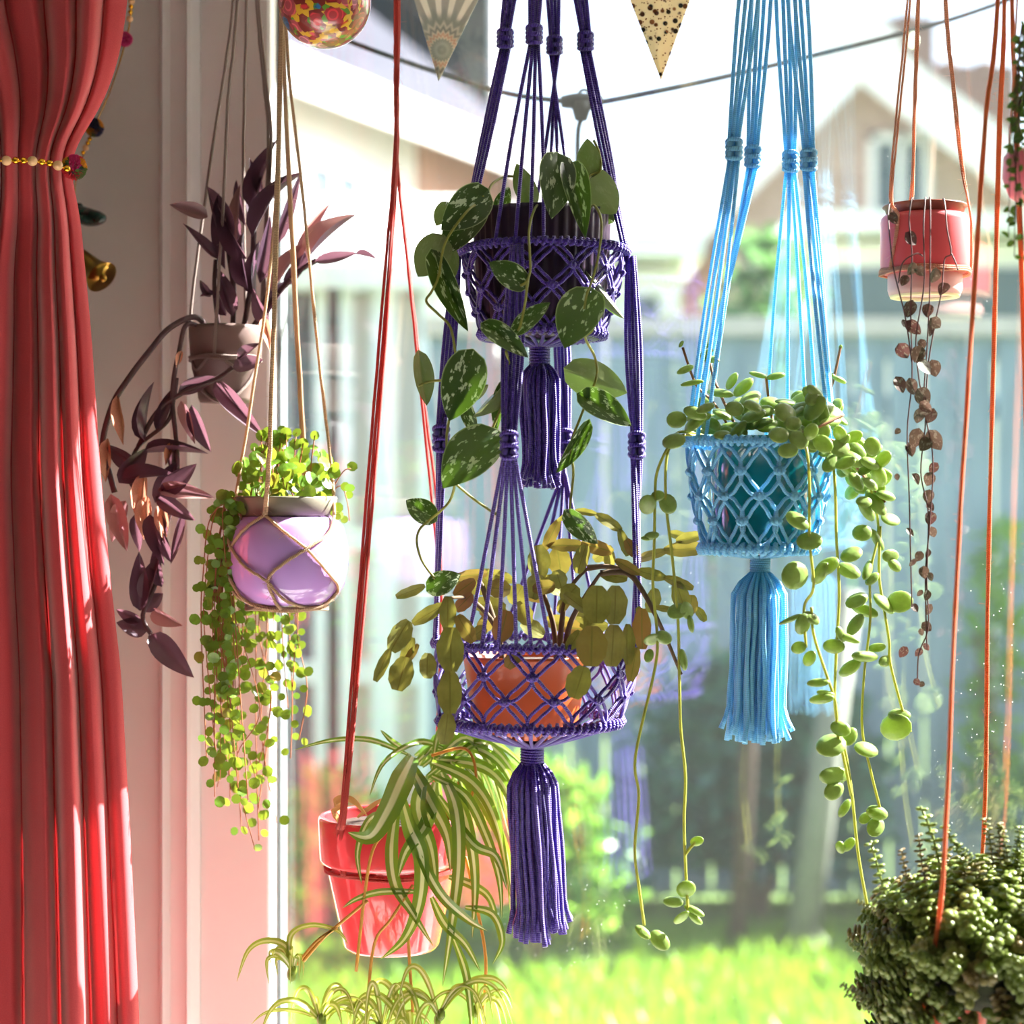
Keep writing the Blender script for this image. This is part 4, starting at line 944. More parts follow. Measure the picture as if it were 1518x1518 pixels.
# ------------------------------------------------------------------ painted bauble
def bauble_mat():
    m, n, l, bs = newmat('painted_flowers'); tc = n.new('ShaderNodeTexCoord')
    def vor(scale, feature='F1', rnd=1.0): v = N(n, 'ShaderNodeTexVoronoi', Scale=scale, Randomness=rnd, feature=feature); l.new(tc.outputs['Object'], v.inputs['Vector']); return v
    v1 = vor(58); sc = n.new('ShaderNodeSeparateColor'); l.new(v1.outputs['Color'], sc.inputs[0])
    pal = ramp(n, [(0, lin('c8242c')), (.2, lin('e0606c')), (.36, lin('e8b428')), (.5, lin('a81c28')), (.66, lin('6a4a9c')), (.72, lin('d8303c')), (.84, lin('e88a9c')), (.95, lin('2c6ca4'))], 'CONSTANT'); l.new(sc.outputs[0], pal.inputs[0])
    # petal rings inside every flower
    mm = N(n, 'ShaderNodeMath', operation='MULTIPLY'); l.new(v1.outputs['Distance'], mm.inputs[0]); mm.inputs[1].default_value = 22
    sn = N(n, 'ShaderNodeMath', operation='SINE'); l.new(mm.outputs[0], sn.inputs[0]); r2 = ramp(n, [(.35, (0,0,0,1)), (.75, (1,1,1,1))]); l.new(sn.outputs[0], r2.inputs[0])
    mx = N(n, 'ShaderNodeMix', data_type='RGBA', blend_type='MULTIPLY'); mx.inputs[0].default_value = .45; l.new(pal.outputs[0], mx.inputs[6]); l.new(r2.outputs[0], mx.inputs[7])
    ed = vor(58, 'DISTANCE_TO_EDGE'); r3 = ramp(n, [(.10, (1,1,1,1)), (.16, (0,0,0,1))]); l.new(ed.outputs['Distance'], r3.inputs[0])
    v3 = vor(170); s3 = n.new('ShaderNodeSeparateColor'); l.new(v3.outputs['Color'], s3.inputs[0]); p3 = ramp(n, [(0, lin('7a2420')), (.35, lin('5a8c28')), (.5, lin('d8a82c')), (.75, lin('a83038'))], 'CONSTANT'); l.new(s3.outputs[1], p3.inputs[0])
    m2 = N(n, 'ShaderNodeMix', data_type='RGBA'); l.new(r3.outputs[0], m2.inputs[0]); l.new(mx.outputs[2], m2.inputs[6]); l.new(p3.outputs[0], m2.inputs[7])
    l.new(m2.outputs[2], bs.inputs['Base Color']); bs.inputs['Roughness'].default_value = .3; bs.inputs['Coat Weight'].default_value = .8; bs.inputs['Coat Roughness'].default_value = .08; return m
SBa = Spot(481, .22); c = SBa.p(481, 2)
bau = thing('hanging_bauble', 'glossy ball painted with dense red, yellow and blue flowers', 'ornament', c-ZV*.05)
b = MB(); b.ball((0, 0, 0), 69*SBa.k, 48, 32); me = b.mesh('ball', bauble_mat()); o = bpy.data.objects.new('ball', me); COL.objects.link(o); o.parent = bau; o.location = c-ORG[bau.name]
b = MB(); b.lathe([(.0, c.z+.055), (.010, c.z+.055), (.011, c.z+.045), (.013, c.z+.042)], (c.x, c.y), 16); b.build('cap', M_gold, bau)
b = MB(); b.tube([c+ZV*.052, c.lerp(rail_at(481), .5), rail_at(481)], .0008, 5); b.build('thread', M_gold, bau)

# ------------------------------------------------------------------ bunting
def pattern_mats():
    m, n, l, bs = newmat('mandala_cotton'); uv = n.new('ShaderNodeUVMap'); sb_ = N(n, 'ShaderNodeVectorMath', operation='SUBTRACT'); l.new(uv.outputs[0], sb_.inputs[0]); sb_.inputs[1].default_value = (.55, .74, 0)
    ln = N(n, 'ShaderNodeVectorMath', operation='LENGTH'); l.new(sb_.outputs[0], ln.inputs[0])
    rings = ramp(n, [(0, lin('a8aba0')), (.05, lin('8f948a')), (.09, lin('b8bab0')), (.15, lin('8a8f86')), (.18, lin('e4d6c4')), (.22, lin('c88a6c')), (.25, lin('e0d2c0')), (.30, lin('6a6e6c')), (.36, lin('d8cdc0')), (.42, lin('8d9088')), (.52, lin('9a9a92')), (.6, lin('e4cdbc')), (1, lin('dcc4b2'))], 'LINEAR')
    # wobble the rings into scallops with the angle
    sp_ = n.new('ShaderNodeSeparateXYZ'); l.new(sb_.outputs[0], sp_.inputs[0]); at = N(n, 'ShaderNodeMath', operation='ARCTAN2'); l.new(sp_.outputs[0], at.inputs[0]); l.new(sp_.outputs[1], at.inputs[1])
    m1 = N(n, 'ShaderNodeMath', operation='MULTIPLY'); l.new(at.outputs[0], m1.inputs[0]); m1.inputs[1].default_value = 22; sn = N(n, 'ShaderNodeMath', operation='SINE'); l.new(m1.outputs[0], sn.inputs[0])
    m2 = N(n, 'ShaderNodeMath', operation='MULTIPLY'); l.new(sn.outputs[0], m2.inputs[0]); l.new(ln.outputs['Value'], m2.inputs[1]); m3 = N(n, 'ShaderNodeMath', operation='MULTIPLY_ADD'); l.new(m2.outputs[0], m3.inputs[0]); m3.inputs[1].default_value = .09; l.new(ln.outputs['Value'], m3.inputs[2])
    l.new(m3.outputs[0], rings.inputs[0])
    r2 = ramp(n, [(.45, (0,0,0,1)), (.6, (.7,.7,.7,1))]); l.new(ln.outputs['Value'], r2.inputs[0]); r3 = ramp(n, [(.0, (.30,.31,.31,1)), (.35, (.95,.88,.82,1))]); l.new(sn.outputs[0], r3.inputs[0])
    mx = N(n, 'ShaderNodeMix', data_type='RGBA'); l.new(r2.outputs[0], mx.inputs[0]); l.new(rings.outputs[0], mx.inputs[6]); l.new(r3.outputs[0], mx.inputs[7])
    wm = N(n, 'ShaderNodeMix', data_type='RGBA'); wm.inputs[0].default_value = .25; l.new(mx.outputs[2], wm.inputs[6]); wm.inputs[7].default_value = lin('f6f2ec')
    l.new(wm.outputs[2], bs.inputs['Base Color']); bs.inputs['Roughness'].default_value = .8
    tr = n.new('ShaderNodeBsdfTranslucent'); l.new(wm.outputs[2], tr.inputs[0]); ms = N(n, 'ShaderNodeMixShader', Fac=.5); l.new(bs.outputs[0], ms.inputs[1]); l.new(tr.outputs[0], ms.inputs[2]); l.new(ms.outputs[0], n['Material Output'].inputs[0])
    A_ = m
    m, n, l, bs = newmat('speckled_cotton'); uv = n.new('ShaderNodeUVMap'); v = N(n, 'ShaderNodeTexVoronoi', Scale=9.0); l.new(uv.outputs[0], v.inputs['Vector'])
    v2 = N(n, 'ShaderNodeTexVoronoi', Scale=19.0); l.new(uv.outputs[0], v2.inputs['Vector'])
    sc = n.new('ShaderNodeSeparateColor'); l.new(v.outputs['Color'], sc.inputs[0]); pal = ramp(n, [(0, lin('4a4038')), (.3, lin('8a5a3c')), (.55, lin('6c4a3c')), (.75, lin('3c3c3c')), (.9, lin('a06a44'))], 'CONSTANT'); l.new(sc.outputs[0], pal.inputs[0])
    d1 = ramp(n, [(.30, (1,1,1,1)), (.40, (0,0,0,1))]); l.new(v.outputs['Distance'], d1.inputs[0]); mx = N(n, 'ShaderNodeMix', data_type='RGBA'); l.new(d1.outputs[0], mx.inputs[0]); mx.inputs[6].default_value = lin('fdeccf'); l.new(pal.outputs[0], mx.inputs[7])
    d2 = ramp(n, [(.2, (1,1,1,1)), (.28, (0,0,0,1))]); l.new(v2.outputs['Distance'], d2.inputs[0]); mx2 = N(n, 'ShaderNodeMix', data_type='RGBA'); l.new(d2.outputs[0], mx2.inputs[0]); l.new(mx.outputs[2], mx2.inputs[6]); mx2.inputs[7].default_value = lin('9a6e4c')
    l.new(mx2.outputs[2], bs.inputs['Base Color']); bs.inputs['Roughness'].default_value = .8
    tr = n.new('ShaderNodeBsdfTranslucent'); l.new(mx2.outputs[2], tr.inputs[0]); ms = N(n, 'ShaderNodeMixShader', Fac=.5); l.new(bs.outputs[0], ms.inputs[1]); l.new(tr.outputs[0], ms.inputs[2]); l.new(ms.outputs[0], n['Material Output'].inputs[0])
    return A_, m
M_man, M_spk = pattern_mats()
BD = .045
bun = thing('bunting', 'patterned fabric bunting pennants strung across the window', 'bunting', P(800, -135, Yd(800, BD)))
def pennant(ax_, ay_, l0, r0, top, mat, lab):
    b = MB(); nv, nu = 14, 8; tl = (ax_+(l0-ax_)*(ay_-top)/ay_, ax_+(r0-ax_)*(ay_-top)/ay_)
    for side in (0, 1):
        base = len(b.v)
        for j in range(nv+1):
            t = j/nv; y = top+(ay_-top)*t
            for i in range(nu+1):
                s_ = i/nu; x = (tl[0]+(tl[1]-tl[0])*s_)*(1-t)+ax_*t
                b.v.append(P(x, y, Yd(x, BD+.004*math.sin(s_*5+t*3)*(t)+side*.0009)))
        for j in range(nv):
            for i in range(nu):
                q = base+j*(nu+1)+i; f = (q, q+1, q+nu+2, q+nu+1); b.f.append(f if side else f[::-1])
                cs = [((tl[0]+(tl[1]-tl[0])*(a/nu))*(1-bq/nv)+ax_*bq/nv, top+(ay_-top)*bq/nv) for a, bq in ((i, j), (i+1, j), (i+1, j+1), (i, j+1))]
                cs = [((x-600)/100 if ax_ < 800 else (x-900)/100, y/100) for x, y in cs]; b.uv.append(tuple(cs if side else cs[::-1]))
    o = b.build('pennant', mat, bun); o['label'] = lab; return tl
t1_ = pennant(650, 121, 614, 709, -130, M_man, 'grey and cream mandala print pennant')
t2_ = pennant(980, 119, 934, 1023, -130, M_spk, 'beige pennant with brown speckles')
b = MB(); b.tube(smooth([P(300, -160, Yd(300, .021)), P(t1_[0], -134, Yd(t1_[0], BD)), P(t1_[1], -131, Yd(t1_[1], BD)), P(t2_[0], -131, Yd(t2_[0], BD)), P(t2_[1], -134, Yd(t2_[1], BD)), W(.36, .034, 2.03)], 8), .0022, 6); b.build('tape', simple('cotton_tape', 'e8e0d2', .8, .05, 30), bun)
# ------------------------------------------------------------------ plants
def tip_bump(a, b_): return lambda t: max(.0, math.sin(math.pi*min(1, t**a))**b_)
def heart(t): return max(0.0, (1.0*(1-(1-min(1, t/.38))**2)**.5*.98 if t < .38 else .98*math.cos((t-.38)/.62*math.pi/2)**.85))
def ovate(t): return math.sqrt(max(0, 1-(2*t-1)**2))*(1.08-.25*t)
def lance(t): return (math.sin(math.pi*t**.7)**.8)
def seg(t): return max(.22, math.sin(math.pi*(.06+t*.86))**.62)*(1+.05*math.sin(t*19))
def disc(t): return math.sqrt(max(0, 1-(2*t-1)**2))

# ---- silver pothos
M_poth = leaf_mat('pothos_leaf', '22361b', '7c8658', '7fae2c', .16, .35, spots=('b8c4a4', 8.5, .57), edge=('a8b884', .93), var=.2)
M_pstem = simple('pothos_stem', '8a8a42', .5, .15, 40, trans=.2, tcol='b8b850')
PV = [leaf_mesh('leaf', M_poth, heart, 12, 8, fold=f, bend=bn, notch=.20, cup=.1, wave=.008) for f, bn in ((.2, -.15), (.35, -.25), (.12, .12), (.5, -.1))]
POTHOS = [ # base, tip, width, depth at base, depth at tip, face (1 top, -1 underside), variant
 (714,290,658,338,58,-.06,-.08,1,0),(708,318,652,372,56,-.05,-.06,1,1),(660,304,645,334,28,-.03,-.03,-1,2),(652,358,617,408,60,-.06,-.06,-1,2),(652,366,668,425,46,-.05,-.05,-1,0),(648,388,692,490,36,-.07,-.08,1,3),
 (826,240,822,314,56,-.07,-.11,1,0),(846,258,868,346,40,-.07,-.11,1,3),(868,258,912,322,66,-.03,-.04,-1,0),(874,256,871,206,36,-.03,-.04,-1,2),(788,296,764,244,36,.0,.0,-1,0),(742,316,754,276,26,.02,.02,1,3),
 (774,420,727,388,38,-.12,-.13,1,0),(768,488,813,447,28,-.12,-.13,1,0),(872,440,836,510,68,-.11,-.13,1,0),(724,486,782,524,32,-.12,-.13,1,1),(878,414,924,474,18,-.05,-.05,-1,3),
 (622,532,634,602,30,-.07,-.07,-1,3),(696,534,668,622,64,-.10,-.11,1,0),(756,560,702,622,26,-.09,-.10,-1,3),(726,650,654,716,80,-.10,-.12,1,0),(688,598,706,648,22,-.08,-.08,1,1),(749,574,734,642,20,-.08,-.08,1,3),
 (852,552,934,584,56,-.06,-.04,-1,2),(868,590,936,626,42,-.07,-.08,1,1),(866,634,826,702,26,-.07,-.07,1,3),(640,768,602,740,36,-.07,-.07,1,1),(844,764,885,808,32,-.07,-.07,1,1),(640,872,682,850,36,-.08,-.08,1,0),
 (905,325,880,300,26,-.02,-.02,-1,2),(830,268,850,244,24,-.05,-.05,1,0),(700,590,724,570,16,-.08,-.08,-1,3)]
for (bx, by, tx, ty, wd, d0, d1, face, vi) in POTHOS:
    nrm = Vector((R.uniform(-.35, .35), -face, R.uniform(-.1, .45)*face))
    place(PV[vi], 'leaf', pothos, A1.p(bx, by, d0), A1.p(tx, ty, d1), wd*A1.k, nrm)
def stem(parent, mat, sp, pts, r, n=6, sm=6, name='stem'): b = MB(); b.tube(sp.path(pts, sm), r, n); return b.build(name, mat, parent)
for pts in ([(716,322,-.03),(708,304,-.055),(690,316,-.09),(660,360,-.09),(650,410,-.09),(640,432,-.09),(632,447,-.09),(650,466,-.09),(668,486,-.09),(676,530,-.10)],
            [(676,530,-.10),(690,560,-.1),(672,600,-.1),(662,650,-.1),(668,700,-.1),(674,716,-.1),(668,740,-.09),(655,756,-.09),(638,770,-.08),(622,785,-.08),(618,805,-.08),(626,832,-.08),(645,858,-.08)],
            [(674,716,-.1),(700,738,-.1),(724,755,-.1),(742,766,-.1)], [(696,536,-.10),(680,560,-.09),(640,565,-.07),(620,572,-.07)], [(740,765,-.1),(738,760,-.1),(733,762,-.1)],
            [(868,322,-.03),(880,304,-.06),(892,330,-.09),(887,380,-.115),(878,415,-.12),(868,445,-.12),(866,495,-.1),(882,530,-.07),(884,560,-.07),(868,600,-.07),(858,625,-.07),(846,660,-.07),(850,700,-.07),(846,740,-.07),(844,766,-.07)],
            [(802,322,-.04),(797,304,-.065),(788,322,-.085),(784,348,-.10),(785,372,-.12),(786,400,-.12),(780,418,-.125),(770,424,-.12)], [(782,415,-.125),(779,445,-.125),(772,480,-.125),(768,490,-.12)],
            [(730,320,.0),(724,300,-.03),(728,275,-.02),(748,262,-.0),(765,262,.0)], [(870,322,.0),(868,290,-.04),(874,262,-.03),(890,252,-.03),(888,226,-.03),(880,208,-.03)], [(690,320,.0),(715,305,-.05),(716,290,-.06)],
            [(750,520,-.11),(757,550,-.1),(758,575,-.09),(745,600,-.09),(728,640,-.09)], [(870,475,-.12),(880,480,-.12),(878,490,-.12),(868,498,-.12)], [(836,322,.0),(838,300,-.05),(834,262,-.07),(828,242,-.07)]):
    stem(pothos, M_pstem, A1, pts, .0013)

# ---- holiday cactus
M_cac = leaf_mat('cactus_segment', '76793c', '76793c', 'a89c3c', .26, .38, vein='5c5a2a', var=.25, redmix=('8c5a38', .5, .95))
M_wood = simple('woody_stem', '5e4a36', .85, .25, 40, .4)
CV = [leaf_mesh('segment', M_cac, seg, 8, 6, fold=f, bend=bn, wave=.02) for f, bn in ((.1, -.05), (.18, .1), (.06, -.15))]
CACT = [(885,868,884,924,40,-.13),(878,928,876,988,44,-.14),(912,868,914,925,38,-.12),(910,926,907,988,38,-.13),(866,988,852,1036,36,-.15),(952,902,950,962,28,-.09),(944,960,934,1010,22,-.09),(930,925,927,985,22,-.09),
 (944,846,986,856,18,-.04),(984,856,1028,872,16,-.04),(1002,862,1018,912,26,-.04),(972,872,965,908,24,-.03),(1026,882,1022,912,24,-.03),(1032,900,1045,922,14,-.03),(940,832,988,814,16,.0),(984,816,1046,812,24,.0),(1002,802,1042,794,18,.0),
 (806,816,828,772,18,.0),(826,772,852,757,10,.0),(852,757,884,764,12,.0),(882,762,922,784,18,.0),(918,784,931,824,16,.0),(800,858,793,808,38,-.03),(832,852,826,814,36,.02),(856,850,868,808,26,-.02),(862,804,908,818,22,-.01),(812,808,868,808,20,.0),
 (658,896,612,924,20,-.09),(606,920,578,964,32,-.10),(612,945,596,986,18,-.10),(578,962,556,1010,16,-.10),(602,974,590,1024,36,-.11),(664,884,664,934,24,-.11),(668,930,668,996,40,-.13),(667,995,668,1058,35,-.14),(664,1056,660,1104,27,-.14),
 (678,912,702,952,24,-.11),(634,968,632,1006,26,-.10),(630,868,588,886,16,-.06),(674,856,722,850,18,-.04),(704,860,672,882,22,-.06),(722,848,760,862,20,-.02),(640,905,612,925,14,-.08),(620,955,600,985,12,-.1),(752,905,742,950,34,-.10),(700,880,676,905,22,-.07),
 (836,880,874,910,20,-.08),(874,905,870,930,14,-.08),(930,858,890,850,20,-.04),(912,830,948,852,16,-.05),(942,825,930,800,20,-.02),(880,830,908,812,24,.01),(905,840,902,812,22,.0),(945,900,962,930,16,-.06),(720,930,700,945,20,-.09),(860,935,842,965,18,-.1),
 (770,960,752,990,22,-.10),(970,900,1000,905,10,-.06),(990,790,1020,798,14,.01)]
rg = random.Random(21)
for k in range(26):
    x0, y0 = rg.uniform(690, 860), rg.uniform(868, 945); a = rg.uniform(-2.6, .5); L = rg.uniform(30, 48); CACT.append((x0, y0, x0+L*math.cos(a), y0+L*.8*math.sin(a), rg.uniform(20, 32), rg.uniform(-.05, .06)))
for i, (bx, by, tx, ty, wd, dy) in enumerate(CACT):
    place(CV[i % 3], 'segment', cactus, A2.p(bx, by, dy), A2.p(tx, ty, dy-.004), wd*A2.k, Vector((R.uniform(-.5, .5), -1, R.uniform(-.2, .6))))
for pts in ([(828,982,.0),(832,930,-.01),(838,890,-.01),(852,862,-.01),(872,842,-.01)], [(835,982,-.02),(845,925,-.03),(870,880,-.04),(890,850,-.05)], [(826,980,.02),(820,925,.0),(806,880,-.01),(800,856,-.02)], [(745,980,.0),(735,930,-.03),(700,890,-.06),(668,886,-.09)],
            [(890,850,-.05),(930,850,-.05),(955,880,-.06),(985,940,-.06),(1010,1000,-.06)], [(872,842,-.01),(900,840,-.02),(945,845,-.03)], [(735,930,-.03),(715,870,-.03),(705,856,-.04)]):
    b = MB(); b.tube(A2.path(pts, 6), lambda t: .0034*(1-.55*t), 7); b.build('stem', M_wood, cactus)

# ---- peperomia
M_pep = leaf_mat('peperomia_leaf', '8ba35a', None, 'b8cc50', .36, .28, var=.22, spec=.6)
M_pepst = simple('peperomia_stem', 'a8ac48', .45, .15, 40, trans=.25, tcol='d0d060'); M_pepbr = simple('peperomia_old_stem', '8a5a34', .6, .2, 40)
PP = [pad_mesh('leaf', M_pep, 14, th) for th in (.13, .19)]
def pepleaf(x, y, L, wd, ang, dy, tilt=None):
    a = rad(ang); h = Vector((math.cos(a), 0, math.sin(a)))*L*A3.k*.5; c = A3.p(x, y, dy); fz = R.uniform(-.35, .35)*L*A3.k
    n_ = tilt or Vector((R.uniform(-.6, .6), -1, R.uniform(-.2, 1.0)))
    place(PP[R.randrange(2)], 'leaf', pep, c-h+Vector((0, fz, 0)), c+h-Vector((0, fz, 0)), wd*A3.k, n_, L*A3.k)
UPN = Vector((0, -.35, 1))
for (x, y, L, wd, an, dy) in ((1046,524,24,16,20,.02),(1054,533,26,15,-10,.02),(1016,548,28,12,25,-.03),(1026,568,33,12,8,-.03),(1068,583,38,18,-12,-.03),(1085,565,28,18,58,.0),(1102,574,38,20,42,.0),(1112,592,38,24,40,-.02),(1124,556,30,12,-12,.03),(1150,558,30,12,12,.03),
   (1010,510,12,7,60,.0),(1050,512,14,10,30,.02),(1228,556,20,11,-5,.02),(1244,563,24,11,-20,.02),(1246,515,8,6,80,.02)): pepleaf(x, y, L, wd, an, dy, Vector((R.uniform(-.3, .3), -.7, .8)))
for (x, y, L, wd, an, dy) in ((1003,622,30,26,10,-.05),(999,654,32,28,0,-.06),(1164,612,34,32,0,-.075),(1175,628,26,24,20,-.08),(1208,605,40,30,50,-.06),(1232,612,34,30,10,-.05),(1155,645,30,28,0,-.09),(1184,652,32,26,-30,-.09),(1202,640,26,20,60,-.09),(1168,668,22,30,80,-.095),(1220,658,30,24,-40,-.08),(1245,664,30,28,20,-.07),(1262,680,40,26,-30,-.06)):
    pepleaf(x, y, L, wd, an, dy)
rg = random.Random(12)
for k in range(70):
    x = rg.uniform(1028, 1240); t = (x-1126)/113; dy = rg.uniform(-.07, .05); y = 628+rg.uniform(-26, 20)-10*(1-t*t)+dy*-120
    pepleaf(x, y, rg.uniform(26, 40), rg.uniform(18, 27), rg.uniform(-40, 60), dy, Vector((rg.uniform(-.6, .6), -.8, rg.uniform(.2, 1.3))))
for k in range(52):                                            # cascade over the right of the rim
    t = rg.random(); x = 1190+t*115+rg.uniform(-14, 14); y = 610+t*105+rg.uniform(-34, 48)
    pepleaf(x, y, rg.uniform(22, 38), rg.uniform(15, 26), rg.uniform(-80, 60), rg.uniform(-.075, .0))
NODES = ((960,748,28,26,70,-.06),(990,747,30,26,-60,-.06),(975,735,20,16,10,-.06),(966,794,22,12,10,-.06),(958,798,16,9,0,-.06),(1004,906,30,26,20,-.06),(1018,905,26,22,-50,-.06),(1024,925,26,10,-80,-.06),(967,948,24,22,40,-.06),(984,945,26,20,-20,-.06),(962,972,20,14,70,-.06),(1013,978,32,12,-80,-.06),(953,1382,26,16,-40,-.06),(978,1394,34,24,-45,-.06),
 (1017,1318,28,28,60,-.06),(998,1337,30,18,-5,-.06),(1010,1360,28,15,50,-.06),(1029,1350,32,12,-25,-.06),(1031,1362,26,11,-40,-.06),(1033,1247,20,14,20,-.06),
 (1178,853,42,40,20,-.09),(1226,840,36,28,30,-.08),(1216,850,36,20,60,-.08),(1262,822,34,28,30,-.06),(1258,846,34,26,-30,-.06),(1320,824,28,20,0,-.03),(1326,838,24,18,-40,-.03),(1286,845,32,16,60,-.04),(1293,858,26,14,40,-.04),(1270,890,38,22,25,-.04),(1310,895,40,32,-30,-.03),(1334,892,38,34,10,-.03),(1282,905,42,18,-20,-.03),(1268,926,38,20,50,-.04),
 (1172,918,36,8,25,-.08),(1190,925,32,24,80,-.08),(1203,916,28,18,-30,-.08),(1184,960,22,18,20,-.08),(1200,976,24,18,60,-.08),(1236,958,30,22,0,-.06),(1258,946,34,12,-20,-.06),(1246,940,26,14,-60,-.06),(1282,973,44,17,-5,-.04),(1260,990,38,20,35,-.04),(1300,960,26,14,10,-.03),(1312,980,22,18,0,-.03),
 (1213,1012,32,14,5,-.08),(1218,1036,34,15,10,-.08),(1224,1028,26,10,-10,-.08),(1232,1105,42,42,30,-.08),(1246,1080,30,22,-20,-.08),(1260,1092,28,20,60,-.07),(1284,1111,38,26,-10,-.05),(1236,1150,46,28,-5,-.08),(1236,1172,32,26,30,-.08),(1252,1198,30,14,60,-.07),(1300,1205,34,22,-15,-.04),(1298,1226,30,26,40,-.04),(1282,1213,20,16,40,-.04),
 (1258,1252,24,15,50,-.07),(1246,1256,20,14,-70,-.07),(1292,1350,34,24,25,-.06),(1328,1078,44,40,20,-.03),(1333,1060,34,20,0,-.03),(1200,802,36,30,0,-.09),(1182,772,36,26,-40,-.09),(1298,745,44,24,-60,-.04),(1284,756,40,20,-50,-.04),(1300,800,38,16,-55,-.03),(1320,770,30,24,0,-.03),(1278,790,30,26,10,-.04))
for q in NODES: pepleaf(*q)
for pts, mt in (([(1060,650,.0),(1010,640,-.04),(992,660,-.06),(974,700,-.06),(971,740,-.06),(970,800,-.06),(968,870,-.06),(974,940,-.06),(971,990,-.06),(942,1121,-.06),(947,1180,-.06),(941,1260,-.06),(948,1320,-.06),(955,1372,-.06)], 0),
  ([(1062,652,.0),(1012,645,-.04),(990,670,-.06),(987,740,-.06),(997,830,-.06),(1005,920,-.06),(1007,1000,-.06),(1009,1078,-.06),(1016,1150,-.06),(1014,1220,-.06),(1017,1300,-.06),(1020,1356,-.06)], 0), ([(1015,1268,-.06),(1024,1256,-.06),(1032,1248,-.06)], 0),
  ([(1170,655,-.02),(1184,634,-.055),(1196,668,-.088),(1200,720,-.09),(1200,800,-.09),(1206,870,-.09),(1192,900,-.08),(1195,960,-.08)], 0), ([(1203,900,-.08),(1206,940,-.08),(1225,1000,-.08),(1238,1040,-.08),(1242,1090,-.08),(1250,1120,-.08),(1262,1180,-.08)], 0),
  ([(1185,655,-.01),(1212,632,-.03),(1235,690,-.06),(1240,800,-.06),(1244,880,-.06),(1240,960,-.06),(1238,1050,-.06),(1252,1110,-.06),(1262,1170,-.06),(1272,1265,-.06),(1286,1345,-.06)], 0), ([(1190,655,.0),(1225,632,-.01),(1280,700,-.04),(1302,780,-.03),(1290,850,-.04),(1290,920,-.04),(1281,1000,-.04),(1278,1080,-.04),(1290,1140,-.04),(1305,1200,-.04)], 0),
  ([(1305,780,-.03),(1303,850,-.03),(1310,900,-.03),(1318,950,-.03),(1320,985,-.03),(1340,1060,-.03),(1350,1085,-.03)], 0), ([(1090,650,.0),(1060,600,-.01),(1032,570,-.01),(1012,515,-.01)], 1), ([(1100,650,.0),(1075,600,.0),(1058,560,.02),(1048,520,.02)], 1), ([(1190,650,.0),(1222,605,.02),(1236,560,.02),(1246,514,.02)], 1),
  ([(1148,640,.02),(1140,595,.03),(1136,560,.03)], 1), ([(1150,650,-.03),(1180,645,-.08),(1220,630,-.08),(1250,615,-.07)], 1), ([(1190,655,-.05),(1240,655,-.06),(1275,700,-.05),(1300,730,-.04),(1312,745,-.04)], 1)):
    stem(pep, M_pepbr if mt else M_pepst, A3, pts, .0014)

# ---- spider plant
M_spi = leaf_mat('spider_leaf', '557a2a', None, 'a8c83c', .40, .35, stripe=('ece8c0', .22), var=.2)
M_run = simple('runner_stem', 'd8a04a', .5, .12, 30, trans=.25, tcol='f0c060')
def ribbon(parent, pts3, wd, mat, name='leaf', nh=None, tw=0.0):
    pa = smooth(pts3, 6); m = len(pa); b = MB(); nh = nh or Vector((0, -.75, .65)); rows = []
    for i, p in enumerate(pa):
        t = i/(m-1); tg = (pa[min(i+1, m-1)]-pa[max(i-1, 0)]).normalized(); w_ = wd*.5*min(1, .45+t*2.2)*max(.04, (1-t**3.2))
        q = Matrix.Rotation(tw*t, 3, tg) @ nh; side = tg.cross(q); side = side.normalized() if side.length > 1e-4 else tg.orthogonal().normalized(); up = side.cross(tg)
        rows.append([p+side*(s_*w_)+up*(abs(s_)*w_*.35) for s_ in (-1, -.5, 0, .5, 1)])
    for i in range(m-1):
        for k in range(4): b.quad(rows[i][k], rows[i][k+1], rows[i+1][k+1], rows[i+1][k], ((k/4, i/m), ((k+1)/4, i/m), ((k+1)/4, (i+1)/m), (k/4, (i+1)/m)))
    me = b.mesh(name, mat, ORG[parent.name]); bm = bmesh.new(); bm.from_mesh(me); bmesh.ops.remove_doubles(bm, verts=bm.verts, dist=1e-6); bm.to_mesh(me); bm.free(); me.polygons.foreach_set('use_smooth', [True]*len(me.polygons))
    o = bpy.data.objects.new(name, me); COL.objects.link(o); o.parent = parent; return o
